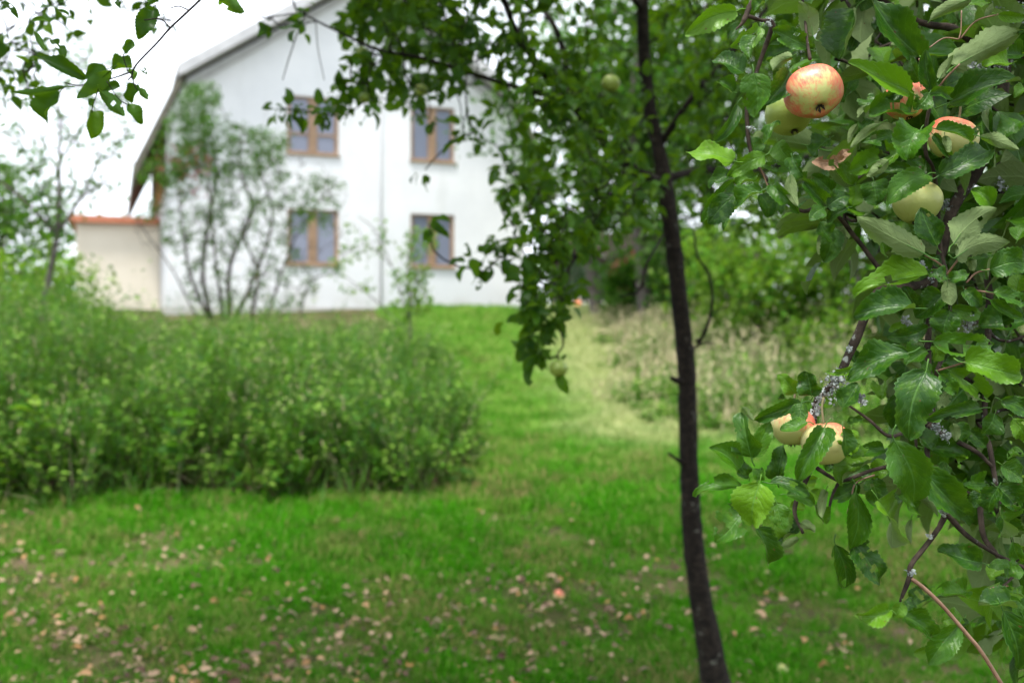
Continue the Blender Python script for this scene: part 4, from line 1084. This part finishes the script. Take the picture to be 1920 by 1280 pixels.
D = 15.
gy = float(gz(-4.4, D)); basepx = HY - (gy - EYE) / D * F
shr = [stem_px(s) for s in ([(396, 600, D, 7), (378, 500, D, 6), (378, 390, D, 4.5), (378, 280, D, 3.5), (368, 190, D, 2)], [(392, 600, D, 6), (356, 510, D - .2, 4.5), (348, 440, D - .3, 3.5), (322, 360, D - .4, 2)],
    [(430, 600, D, 8), (438, 500, D, 6), (442, 400, D, 5), (440, 300, D, 3), (455, 250, D, 2)], [(440, 600, D, 7), (474, 490, D + .2, 5), (502, 380, D + .3, 3.4), (525, 290, D + .3, 2)],
    [(500, 600, D + .3, 5), (535, 520, D + .4, 3.4), (575, 450, D + .5, 2.4), (620, 360, D + .5, 1.6)], [(470, 600, D, 6), (480, 520, D, 4), (470, 430, D, 3.5), (500, 340, D, 2)], [(420, 600, D, 6), (405, 500, D - .3, 4), (400, 400, D - .3, 3), (410, 310, D - .3, 2)],
    [(560, 600, D, 3), (590, 530, D, 2.2), (630, 490, D, 1.4)], [(370, 600, D, 3), (310, 500, D, 2.4), (260, 420, D, 1.4)])]
tg = np.concatenate([sample_poly([(262, 340), (300, 250), (345, 160), (390, 150), (400, 300), (330, 350)], 170, D - .6, D + .6), sample_poly([(335, 290), (350, 170), (400, 150), (430, 230), (470, 240), (540, 250), (540, 300), (470, 330), (400, 340), (300, 340)], 330, D - .7, D + .7),
                     sample_poly([(260, 400), (330, 300), (560, 300), (640, 340), (640, 420), (500, 450), (330, 480)], 300, D - .8, D + .8), sample_poly([(350, 590), (340, 480), (540, 440), (600, 540), (560, 590)], 130, D - .6, D + .8)])
bush = woody('berry_shrub', 'tall many-stemmed shrub with red clusters in front of the left corner of the white house', 'shrub', at(430, 600, D), shr, tg, TREE_LEAF, .058, 12, r_tip=.004, bark=SHRUBBARK, bare=sample_poly([(240, 330), (330, 250), (560, 260), (660, 330), (660, 480), (600, 560), (340, 560), (250, 440)], 330, D - .7, D + .7))
rt = sample_poly([(290, 345), (310, 275), (370, 255), (400, 300), (385, 360), (330, 370)], 42, D - .6, D + .3)
pos, dr, nm, ln = rosettes(rt, 4, .06, 2.); tag(cloud('berry_clusters', pos, dr, nm, ln, ln * .8, RED_LEAF, bush, simple=True), kind='stuff')

D = 11.5
sap = [stem_px(s) for s in ([(770, 640, D, 5), (768, 560, D, 3.6), (765, 500, D, 2.6), (775, 430, D, 1.6)], [(768, 600, D, 2.4), (735, 500, D, 1.8), (700, 430, D, 1.5), (670, 405, D, 1.2)], [(735, 500, D, 1.6), (690, 460, D, 1.3), (640, 480, D, 1)], [(768, 570, D, 2), (800, 470, D, 1.6), (830, 440, D, 1)], [(765, 620, D, 2), (700, 560, D, 1.6), (650, 520, D, 1.)])]
tg = np.concatenate([sample_poly([(745, 590), (740, 500), (770, 420), (820, 430), (800, 500), (800, 590)], 120, D - .25, D + .25), sample_poly([(620, 500), (660, 400), (720, 420), (740, 470), (700, 560), (650, 560)], 40, D - .3, D + .3)])
woody('sapling', 'thin young sapling with fresh green leaves in front of the lower right house window', 'sapling', at(770, 640, D), sap, tg, LIGHT_LEAF, .075, 4, r_tip=.0025)

D = 11.
lt = [stem_px(s) for s in ([(70, 640, D, 9), (84, 560, D, 8), (100, 480, D, 7), (108, 430, D, 6), (111, 340, D, 4.5), (112, 250, D, 3), (110, 140, D, 2)], [(106, 440, D, 5), (62, 392, D - .2, 4), (20, 355, D - .3, 3), (-60, 300, D - .4, 2)], [(108, 436, D, 5), (138, 392, D + .1, 4), (165, 345, D + .2, 3), (200, 250, D + .3, 1.8)],
    [(112, 300, D, 2.5), (170, 220, D, 2), (240, 170, D, 1.4), (330, 130, D, .8)], [(111, 330, D, 2.5), (60, 220, D, 2), (0, 150, D, 1.4)], [(150, 375, D, 2.5), (210, 330, D, 1.8), (260, 300, D, 1.)])]
tg = np.concatenate([sample_poly([(-60, 420), (-60, 60), (60, 40), (240, 100), (260, 260), (230, 360), (150, 400)], 420, D - 1.0, D + 1.), sample_poly([(60, 480), (70, 380), (170, 330), (170, 400), (110, 470)], 26, D - .4, D + .4)])
woody('young_tree', 'thin-crowned young tree with a forked stem above the undergrowth at the left', 'tree', at(70, 640, D), lt, tg, TREE_LEAF, .07, 4, r_tip=.0038)

def crown_tree(name, label, px, pbase, d, w_, z0, z1, leafmat, n_clump, L, cat='tree', group=None, nl=34, dens=1.):
    """broad tree: trunk, limbs and a clumpy crown of loose leaves; w_ half width, z0..z1 crown heights"""
    x = (px - CX) / F * d
    zb = float(gz(x, d))
    o = empty(name, (x, d, zb)); tag(o, label, cat, group)
    base = np.array((x, d, zb - .1)); zc = (z0 + z1) / 2; h = (z1 - z0) / 2
    m = MB()
    lean = rng.normal(size=2) * .25
    tr_ = curve([base, base + (lean[0] * .4, lean[1] * .4, (z0 - zb) * .8 + .3), np.array((x + lean[0], d + lean[1], zc)), np.array((x, d, z1 - h * .25))])
    R = .035 * (z1 - zb) ** .9 * .7 + .02
    m.tube(tr_, np.linspace(R, R * .2, len(tr_)), 9, .05)
    n_clump = int(n_clump * 1.9); u = rng.normal(size=(n_clump, 3)); u = unit(u) * (rng.random(n_clump) ** .42)[:, None]
    c = np.array((x, d, zc)) + u * np.array((w_, w_ * .85, h)) * (1 + .18 * rng.normal(size=(n_clump, 1)))
    big_ = c[rng.choice(n_clump, min(n_clump, 22), replace=False)]
    for p, r in grow(tr_[len(tr_) // 3:], big_, max(.008, R * .12), .1): m.tube(p, r, 5)
    m.build('trunk' if cat == 'tree' else 'stems', FARBARK, o)
    cs = w_ * .26
    k = int(nl)
    P = np.repeat(c, k, 0) + rng.normal(size=(n_clump * k, 3)) * cs * np.array((.6, .6, .42))
    Dn = rng.normal(size=P.shape) + (0, 0, -.4); Nn = rng.normal(size=P.shape) * .7 + (0, 0, 1)
    ln_ = L * rng.uniform(.6, 1.25, len(P))
    clr = np.clip(np.repeat(rng.random(n_clump), k) * .7 + rng.random(len(P)) * .3, 0, 1)
    tag(cloud('crown' if cat == 'tree' else 'leaves', P, Dn, Nn, ln_, ln_ * .7, leafmat, o, clr, simple=True), kind='stuff')
    return o
crown_tree('broadleaf_tree', 'dark green tree beyond the undergrowth at the far left edge', -10, 0, 30., 2.6, 3.0, 6.4, TREE_LEAF, 60, .2)
crown_tree('leafy_bush', 'light green bush under the forked young tree at the left edge', 40, 0, 13.5, 1.1, 1.0, 2.4, LIGHT_LEAF, 40, .11, 'bush')
crown_tree('broadleaf_tree', 'tall tree filling the gap between the house corner and the apple trunk', 1120, 0, 21., 2.4, 3.2, 9., TREE_LEAF, 80, .17)
crown_tree('broadleaf_tree', 'tall tree rising behind the upper part of the apple trunk', 1330, 0, 19., 2.6, 2.4, 9.5, TREE_LEAF, 100, .16)
crown_tree('broadleaf_tree', 'tall tree behind the large red-streaked apple', 1560, 0, 17., 2.5, 2.3, 9., TREE_LEAF, 100, .15)
crown_tree('broadleaf_tree', 'tall tree behind the lichen branches at the right edge', 1880, 0, 15., 2.8, 1.5, 8.5, TREE_LEAF, 100, .15)
crown_tree('broadleaf_tree', 'dark slender tree standing close behind the apple trunk on its left side', 1215, 0, 18., 1.5, 2.5, 8., TREE_LEAF, 60, .15)
crown_tree('maple_bush', 'bright green bush behind the meadow just right of the apple trunk', 1400, 0, 13.5, 1.0, 1.25, 3.0, LIGHT_LEAF, 38, .10, 'bush', nl=44)
crown_tree('maple_bush', 'bright yellow-green bush behind the meadow under the red-streaked apple', 1540, 0, 12.8, .95, 1.2, 2.9, LIGHT_LEAF, 38, .10, 'bush', nl=44)
crown_tree('hazel_bush', 'darker green bush at the meadow edge behind the low lichen branch', 1720, 0, 13., 1.3, 1.1, 3.2, TREE_LEAF, 50, .13, 'bush')
crown_tree('conifer_hedge', 'dark evergreen bush at the end of the grass path behind the orange cone', 1095, 0, 27.5, 1.1, 1.8, 3.2, DARK_LEAF, 46, .12, 'bush')
crown_tree('red_shrub', 'shrub with red autumn leaves in front of the brown shed', 1178, 0, 23., .42, 2.0, 3.1, RED_LEAF, 10, .13, 'shrub', nl=22)
crown_tree('leafy_bush', 'dark green bush standing right of the shed and behind the apple trunk', 1290, 0, 17.5, .9, 1.3, 3.3, TREE_LEAF, 40, .13, 'bush')
crown_tree('leafy_bush', 'green bush behind the meadow left of the apple trunk and right of the path', 1195, 0, 20., .75, 1.5, 2.9, TREE_LEAF, 30, .13, 'bush')

# far wood that closes the view
P = []
for a0, a1, n, z1 in ((-75, -22, 90, 6.), (2.5, 60, 150, 15.)):
    for _ in range(n):
        a = math.radians(rng.uniform(a0, a1)); d = rng.uniform(42, 62)
        x, y = d * math.sin(a), d * math.cos(a)
        zz = rng.uniform(1.5, z1 * rng.uniform(.6, 1))
        P.append((x, y, zz))
P = np.repeat(np.array(P), 60, 0) + rng.normal(size=(len(P) * 60, 3)) * (1.2, 1.2, .9)
ln = .5 * rng.uniform(.6, 1.2, len(P))
o = cloud('far_wood', P, rng.normal(size=P.shape), rng.normal(size=P.shape) * .7 + (0, 0, 1), ln, ln * .8, TREE_LEAF, simple=True)
tag(o, 'far wood closing the view beyond the garden', kind='stuff')

# ------------------------------------------------------------------ undergrowth, meadow
class Plants:
    """many stems with leaves as raw arrays"""
    def __init__(self): self.P, self.D, self.N, self.L, self.W, self.R = [], [], [], [], [], []; self.sv = []
    def add(self, P, D, N_, L, W, R=None):
        n = len(P); self.P.append(P); self.D.append(D); self.N.append(N_); self.L.append(np.broadcast_to(L, (n,))); self.W.append(np.broadcast_to(W, (n,))); self.R.append(rng.random(n) if R is None else np.broadcast_to(R, (n,)))
    def cloud(self, name, mat, parent=None):
        c = np.concatenate
        return cloud(name, c(self.P), c(self.D), c(self.N), c(self.L), c(self.W), mat, parent, c(self.R), simple=True)

def thicket_height(x, y):
    px = CX + x / y * F
    # top of the thicket measured in the photograph, as a ray height at this place
    top = np.interp(px, [-400, 0, 150, 260, 420, 600, 760, 850, 885], [500, 520, 540, 575, 592, 598, 600, 618, 690])
    zt = EYE - (top - HY) / F * np.minimum(y, 9.5)
    return np.clip(zt - gz(x, y), .12, 1.6)

xs = rng.uniform(-9.5, -.25, 40000); ys = rng.uniform(6.6, 14.5, 40000)
edge = np.interp(ys, [6.6, 7.2, 8, 10, 14.5], [-.75, -.42, -.36, -.55, -1.0]) + .10 * np.sin(ys * 9) + .06 * np.sin(ys * 23)
front = 6.85 + .16 * np.sin(xs * 2.3) + .14 * np.sin(xs * 5.1 + 1) + .1 * np.sin(xs * 13.) + .25 * np.clip(xs + 1.2, 0, 1)
px = CX + xs / ys * F
ok = (xs < edge) & (ys > front) & (px > -220)
# keep all of the front belt, thin out behind
ok &= (rng.random(len(xs)) < np.interp(ys - front, [0, .7, 2, 8], [1, 1, .5, .28]))
xs, ys = xs[ok][:9000], ys[ok][:9000]
h = .86 * thicket_height(xs, ys) * rng.uniform(.62, 1.12, len(xs)) * np.interp(edge[ok][:9000] - xs, [0, .25, .6], [.45, .75, 1.])
fr = ys - front[ok][:9000]
h *= np.interp(fr, [0, .3, 1.2, 2.6], [.26, .52, .82, 1.])
h *= 1 + .34 * np.sin(xs * 3.1 + ys * 1.1) * np.sin(ys * 2.3 - xs) + .12 * np.sin(xs * 8.3 + 2 * ys)
zs = gz(xs, ys)
stems, weeds = Plants(), Plants()
kind = rng.random(len(xs))
lean = rng.normal(size=(len(xs), 2)) * .30 + np.stack([.25 * np.sin(xs * 2.9 + ys), -.12 + .2 * np.sin(xs * 4.1 - ys * 2.)], 1)
base = np.stack([xs, ys, zs], 1)
dirs = np.stack([lean[:, 0], lean[:, 1], np.ones(len(xs))], 1)
stems.add(base, dirs, rng.normal(size=base.shape) * (1, 1, .1), h, np.full(len(xs), .008))
# leafy weeds
i = np.where(kind < .70)[0]; k = 19
t = np.tile(np.linspace(.0, 1., k) ** .75, len(i)) + rng.normal(size=len(i) * k) * .03
b = np.repeat(i, k)
t = np.clip(.28 + .72 * t, 0, 1.05)
P = base[b] + dirs[b] * (t * h[b])[:, None]
az = rng.random(len(b)) * 6.28
Dn = np.stack([np.cos(az), np.sin(az), rng.uniform(-.35, .55, len(b))], 1)
sz = rng.uniform(.035, .085, len(b)) * (1.3 - .6 * t)
weeds.add(P, Dn, np.stack([rng.normal(size=len(b)) * .35, rng.normal(size=len(b)) * .35, np.ones(len(b))], 1), sz, sz * rng.uniform(.4, .7, len(b)), np.repeat(rng.random(len(i)), k) * .75 + rng.random(len(b)) * .25)
# long grass blades
i = np.where(kind >= .70)[0]; k = 9
b = np.repeat(i, k); t = rng.uniform(0, .55, len(b)); az = rng.random(len(b)) * 6.28
P = base[b] + dirs[b] * (t * h[b])[:, None] + rng.normal(size=(len(b), 3)) * (.03, .03, 0)
Dn = np.stack([np.cos(az) * .8, np.sin(az) * .8, np.ones(len(b))], 1)
weeds.add(P, Dn, np.stack([np.cos(az), np.sin(az), np.full(len(b), .2)], 1), h[b] * rng.uniform(.3, .85, len(b)), rng.uniform(.004, .010, len(b)), np.repeat(rng.uniform(.2, 1., len(i)), k))
nf = 600
fx_ = rng.uniform(-4.6, -.3, nf); ff = 6.85 + .16 * np.sin(fx_ * 2.3) + .14 * np.sin(fx_ * 5.1 + 1) + .1 * np.sin(fx_ * 13.) + .25 * np.clip(fx_ + 1.2, 0, 1)
fy_ = ff + rng.normal(size=nf) * .16 + .02 * np.sin(fx_ * 31)
az = rng.random(nf) * 6.28
weeds.add(np.stack([fx_, fy_, gz(fx_, fy_)], 1), np.stack([np.cos(az) * .5, np.sin(az) * .5 - .15, np.ones(nf)], 1), np.stack([np.cos(az), np.sin(az), np.full(nf, .3)], 1), rng.uniform(.06, .24, nf) * (1 + .5 * np.sin(fx_ * 4.3)), rng.uniform(.006, .013, nf))
th = tag(weeds.cloud('undergrowth', WEED_LEAF), 'dense tall green weeds and brambles filling the left half of the garden', kind='stuff')
tag(stems.cloud('undergrowth_stems', STEM), 'thin upright stems within the tall green weeds', kind='stuff')
# seed heads and dry stalks on top of the thicket
j = rng.choice(len(xs), 800, replace=False)
tops = base[j] + dirs[j] * h[j][:, None]
sd = Plants()
sd.add(base[j], dirs[j], rng.normal(size=(800, 3)) * (1, 1, .1), h[j] * rng.uniform(.95, 1.25, 800), np.full(800, .0045))
b = np.repeat(np.arange(800), 5)
sd.add(tops[b] + rng.normal(size=(len(b), 3)) * (.03, .03, .07), rng.normal(size=(len(b), 3)) * .4 + (0, 0, 1), rng.normal(size=(len(b), 3)), .045, .008)
# leaning dead straw at the foot
b = rng.choice(len(xs), 900); 
sd.add(base[b], rng.normal(size=(900, 3)) * (.8, .8, .1) + (0, 0, .55), rng.normal(size=(900, 3)), rng.uniform(.2, .5, 900), np.full(900, .005))
tag(sd.cloud('dry_stalks', STRAW), 'pale dry stalks and seed heads sticking out of the green weeds', kind='stuff')

b = rng.choice(len(xs), 5200)
dd = Plants()  # brown dead growth, added also to darken the foot like shade
dd.add(base[b] + rng.normal(size=(5200, 3)) * (.06, .05, .0) - (0, .06, 0), rng.normal(size=(5200, 3)) * (.45, .45, .1) + (0, 0, .75), rng.normal(size=(5200, 3)), rng.uniform(.12, .42, 5200) , rng.uniform(.006, .02, 5200))
tag(dd.cloud('dead_stems', DEADSTEM), 'dark brown dead stems at the foot of the green weeds', kind='stuff')

# big-leaved plants that stand out in the thicket
def leafy_plant(label, px, d, hgt, mat, L, n, name='leafy_plant', cat='plant', w_=.5):
    x = (px - CX) / F * d; z = float(gz(x, d))
    o = empty(name, (x, d, z)); tag(o, label, cat)
    m = MB()
    c = curve([(x, d, z - .02), (x + .03, d, z + hgt * .5), (x + .02, d - .03, z + hgt)]); m.tube(c, np.linspace(.008, .003, len(c)), 6)
    m.build('stem', STEM, o)
    t = np.linspace(.35, 1, n); az = np.arange(n) * 2.4
    P = np.array([c[int(q * (len(c) - 1))] for q in t]); Dn = np.stack([np.cos(az), np.sin(az), np.full(n, .25)], 1)
    Nn = np.tile((0, -.2, 1.), (n, 1)) + rng.normal(size=(n, 3)) * .2
    ll = L * rng.uniform(.7, 1.1, n)
    vs = variant_meshes(mat, 'plant_' + mat.name)
    leaf_objects(P, Dn, Nn, ll, mat, 'plant_' + mat.name, o)
leafy_plant('bright yellow-green broad-leaved plant in the weeds near the left edge', 62, 6.75, .72, LIGHT_LEAF, .17, 16)
leafy_plant('small bright green plant at the foot of the weeds on the left edge', 8, 6.7, .35, LIGHT_LEAF, .12, 12)
leafy_plant('broad-leaved dark plant in the front of the weeds below the small outbuilding', 330, 6.85, .62, WEED_LEAF, .15, 18)

# meadow on the right: dry grass with green weeds
n = 15000
xs = rng.uniform(.2, 8.5, n); ys = rng.uniform(8.6, 20.5, n)
edge = np.interp(ys, [8.6, 9.5, 11, 14, 17, 20.5], [1.9, 1.15, 1.2, 1.45, 1.55, 1.7]) + .25 * np.sin(ys * 2.2) + .1 * np.sin(ys * 7)
px = CX + xs / ys * F
ok = (xs > edge) & (px < 2100)
xs, ys, edge = xs[ok], ys[ok], edge[ok]
h = .72 * rng.uniform(.35, .95, len(xs)) * (1 + .3 * np.sin(xs * 3.7 + ys) * np.sin(ys * 2.1 - xs * 1.3)) * np.interp(ys, [8.6, 11], [.75, 1.]) * np.interp(xs - edge, [0, .6, 1.8], [.22, .6, 1.]); zs = gz(xs, ys)
base = np.stack([xs, ys, zs], 1); ln_ = rng.normal(size=(len(xs), 2)) * .18
dirs = np.stack([ln_[:, 0], ln_[:, 1], np.ones(len(xs))], 1)
hay, herb = Plants(), Plants()
pq = np.interp(CX + xs / ys * F, [1000, 1250, 1450, 1800], [.62, .45, .24, .18]) * np.interp(ys, [8.6, 9.6, 11.5], [.35, .7, 1.])
q = rng.random(len(xs)) < pq
hay.add(base[q], dirs[q], rng.normal(size=(q.sum(), 3)) * (1, 1, .1), h[q], np.full(q.sum(), .011))
b = np.repeat(np.where(q)[0], 5)
hay.add(base[b] + rng.normal(size=(len(b), 3)) * (.04, .04, 0), dirs[b] + rng.normal(size=(len(b), 3)) * .3, rng.normal(size=(len(b), 3)), h[b] * rng.uniform(.3, .8, len(b)), np.full(len(b), .009))
hay.add(base[b] + dirs[b] * h[b][:, None] + rng.normal(size=(len(b), 3)) * (.02, .02, .06), rng.normal(size=(len(b), 3)) * .4 + (0, 0, 1), rng.normal(size=(len(b), 3)), .06, .018)
tag(hay.cloud('dry_meadow_grass', STRAW), 'tall straw-coloured grass beside the path on the right', kind='stuff')
i = np.where(~q)[0]; k = 13
t = np.tile(np.linspace(.1, 1., k), len(i)); b = np.repeat(i, k); az = rng.random(len(b)) * 6.28
P = base[b] + dirs[b] * (t * h[b] * .85)[:, None]
herb.add(base[i], dirs[i], rng.normal(size=(len(i), 3)), h[i] * .85, np.full(len(i), .008))
sz = rng.uniform(.05, .09, len(b)) * (1.2 - .5 * t)
herb.add(P, np.stack([np.cos(az), np.sin(az), rng.uniform(0, .8, len(b))], 1), np.stack([rng.normal(size=len(b)) * .4, rng.normal(size=len(b)) * .4, np.ones(len(b))], 1), sz, sz * .5, np.repeat(rng.random(len(i)), k))
tag(herb.cloud('meadow_weeds', WEED_LEAF), 'green weeds mixed into the tall dry grass on the right', kind='stuff')

def goldenrod(label, px, d, hgt):
    x = (px - CX) / F * d; z = float(gz(x, d))
    o = empty('goldenrod', (x, d, z)); tag(o, label, 'plant', 'tall yellow-green plants in the meadow')
    m = MB(); pl = Plants()
    for s in range(9):
        a = rng.normal(size=2) * .16; hh = hgt * rng.uniform(.75, 1.05)
        c = curve([(x + a[0] * .4, d + a[1] * .4, z), (x + a[0], d + a[1], z + hh * .6), (x + a[0] * 1.4, d + a[1] * 1.4, z + hh)]); m.tube(c, np.linspace(.006, .002, len(c)), 5)
        k = 40; t = rng.integers(2, len(c), k); az = rng.random(k) * 6.28
        pl.add(c[t], np.stack([np.cos(az), np.sin(az), np.full(k, .5)], 1), np.tile((0, 0, 1.), (k, 1)) + rng.normal(size=(k, 3)) * .3, rng.uniform(.05, .1, k), rng.uniform(.015, .025, k))
    m.build('stems', STEM, o); tag(pl.cloud('leaves', LIGHT_LEAF, o), kind='stuff')
goldenrod('tallest yellow-green spire in the meadow, under the low hanging lichen branch', 1572, 9.4, 1.15)
goldenrod('yellow-green clump in the meadow just left of the tallest spire', 1515, 9.8, .95)

# ------------------------------------------------------------------ lawn grass (instanced tufts) and fallen leaves
proto = bpy.data.collections.new('grass_tufts')
for q in range(7):
    mb = MB(); nb = 34
    V, Fc, uv, rr = [], [], [], []
    for b_ in range(nb):
        a, rad = rng.random() * 6.28, .075 * math.sqrt(rng.random())
        p0 = np.array((math.cos(a) * rad, math.sin(a) * rad, -.01)); hd = rng.random() * 6.28
        L = rng.uniform(.035, .085); wv = rng.uniform(.0022, .0042); ln0 = rng.uniform(.1, 1.1)
        dv = np.array((math.cos(hd), math.sin(hd), 0)); sv = np.array((-dv[1], dv[0], 0))
        p1 = p0 + dv * L * .25 * ln0 + (0, 0, L * .6); p2 = p0 + dv * L * .8 * ln0 + (0, 0, L * (1 - .25 * ln0))
        mb.add([p0 - sv * wv, p0 + sv * wv, p1 + sv * wv * .8, p1 - sv * wv * .8, p2], [(0, 1, 2, 3), (3, 2, 4)])
    o = bpy.data.objects.new('grass_tuft', mb.mesh('grass_tuft', GRASS)); proto.objects.link(o)

n = 120000
ys = 3.2 + 21 * rng.random(n) ** 1.9; xs = (rng.random(n) - .5) * 2 * (ys * .56 + .5)
edgeL = np.interp(ys, [6.4, 7.0, 8, 10, 14.5, 24], [-20, -.55, -.36, -.55, -1.0, -3])
ok = (xs > edgeL - .25) | (ys < 6.95)
ok &= ~((ys > 14.5) & (xs < -6))
dens = np.interp(ys, [3.2, 5.5, 8, 12, 24], [.72, .85, 1, .8, .5])
ok &= rng.random(n) < dens * .55
hp_in = ((xs - HX) * -UY * -1)
ok &= ~(((xs - HX) * -UY + (ys - HYY) * UX) > -.1)
bare = np.sin(xs * 2.1 + 1.3 * np.sin(ys * 1.7)) * np.sin(ys * 2.6 + np.sin(xs * 3.1)) + .5 * np.sin(xs * 5.3 + ys * 4.1)
ok &= ~((ys < 6.3) & (bare > .25) & (rng.random(n) < .55))
xs, ys = xs[ok][:36000], ys[ok][:36000]
bare = np.sin(xs * 2.1 + 1.3 * np.sin(ys * 1.7)) * np.sin(ys * 2.6 + np.sin(xs * 3.1)) + .5 * np.sin(xs * 5.3 + ys * 4.1)
low = np.clip(1.15 - .5 * np.clip(bare + .3, 0, 1) * (ys < 6.6), .45, 1.2) * np.where(ys < 5.2, .8, 1.)
me = bpy.data.meshes.new('grass')
V = np.stack([xs, ys, gz(xs, ys)], 1)
me.vertices.add(len(V)); me.vertices.foreach_set('co', V.astype(np.float32).ravel())
a = me.attributes.new('rot', 'FLOAT_VECTOR', 'POINT'); a.data.foreach_set('vector', np.stack([rng.normal(size=len(V)) * .12, rng.normal(size=len(V)) * .12, rng.random(len(V)) * 6.28], 1).astype(np.float32).ravel())
a = me.attributes.new('scl', 'FLOAT', 'POINT'); a.data.foreach_set('value', (low * rng.uniform(.6, 1.3, len(V)) * np.interp(ys, [3, 8, 24], [.95, 1.15, 2.0])).astype(np.float32))
a = me.attributes.new('idx', 'INT', 'POINT'); a.data.foreach_set('value', rng.integers(0, 7, len(V)).astype(np.int32))
grass = put('grass', me)
tag(grass, 'short green grass of the lawn and path', kind='stuff')
ng = bpy.data.node_groups.new('scatter', 'GeometryNodeTree')
ng.interface.new_socket(name='Geometry', in_out='INPUT', socket_type='NodeSocketGeometry')
ng.interface.new_socket(name='Geometry', in_out='OUTPUT', socket_type='NodeSocketGeometry')
gi = ng.nodes.new('NodeGroupInput'); go = ng.nodes.new('NodeGroupOutput')
iop = ng.nodes.new('GeometryNodeInstanceOnPoints'); ci = ng.nodes.new('GeometryNodeCollectionInfo')
ci.inputs['Collection'].default_value = proto
ci.inputs['Separate Children'].default_value = True
ci.inputs['Reset Children'].default_value = True
iop.inputs['Pick Instance'].default_value = True
def named(nm_, tp_):
    nd = ng.nodes.new('GeometryNodeInputNamedAttribute'); nd.data_type = tp_; nd.inputs['Name'].default_value = nm_
    return [s for s in nd.outputs if s.enabled][0]
ng.links.new(gi.outputs[0], iop.inputs['Points']); ng.links.new(ci.outputs[0], iop.inputs['Instance'])
ng.links.new(named('idx', 'INT'), iop.inputs['Instance Index'])
ng.links.new(named('rot', 'FLOAT_VECTOR'), iop.inputs['Rotation']); ng.links.new(named('scl', 'FLOAT'), iop.inputs['Scale'])
ng.links.new(iop.outputs[0], go.inputs[0])
md = grass.modifiers.new('scatter', 'NODES'); md.node_group = ng

# fallen leaves
n = 10500
ys = 3.6 + 4.2 * rng.random(n) ** 1.25; xs = rng.uniform(-.62, .42, n) * ys
pxx = CX + xs / ys * F
clump = .75 + .45 * np.sin(xs * 3.3 + 1.2 * np.sin(ys * 2.7)) * np.sin(ys * 3.9 + xs)
keep = rng.random(n) < clump * np.interp(ys, [3.6, 5.2, 6, 7.8], [1, .95, .4, .14]) * np.interp(pxx, [0, 900, 1300, 1600], [1, .9, .5, .2])
xs, ys = xs[keep], ys[keep]
pos = np.stack([xs, ys, gz(xs, ys) + rng.uniform(.022, .052, len(xs))], 1)
az = rng.random(len(xs)) * 6.28
dr = np.stack([np.cos(az), np.sin(az), rng.normal(size=len(xs)) * .2], 1); nm = np.stack([rng.normal(size=len(xs)) * .6, rng.normal(size=len(xs)) * .6, np.ones(len(xs))], 1)
ln = .010 + .046 * rng.random(len(xs)) ** 1.6
near, rest = split_near(pos, ln, 300)
leaf_objects(pos[near], dr[near], nm[near], ln[near], FALLEN, 'fallen', lawn, name='fallen_leaf', nt=8, nc=2)
if len(rest):
    tag(cloud('leaf_litter', pos[rest], dr[rest], nm[rest], ln[rest], ln[rest] * .6, FALLEN, lawn), kind='stuff')
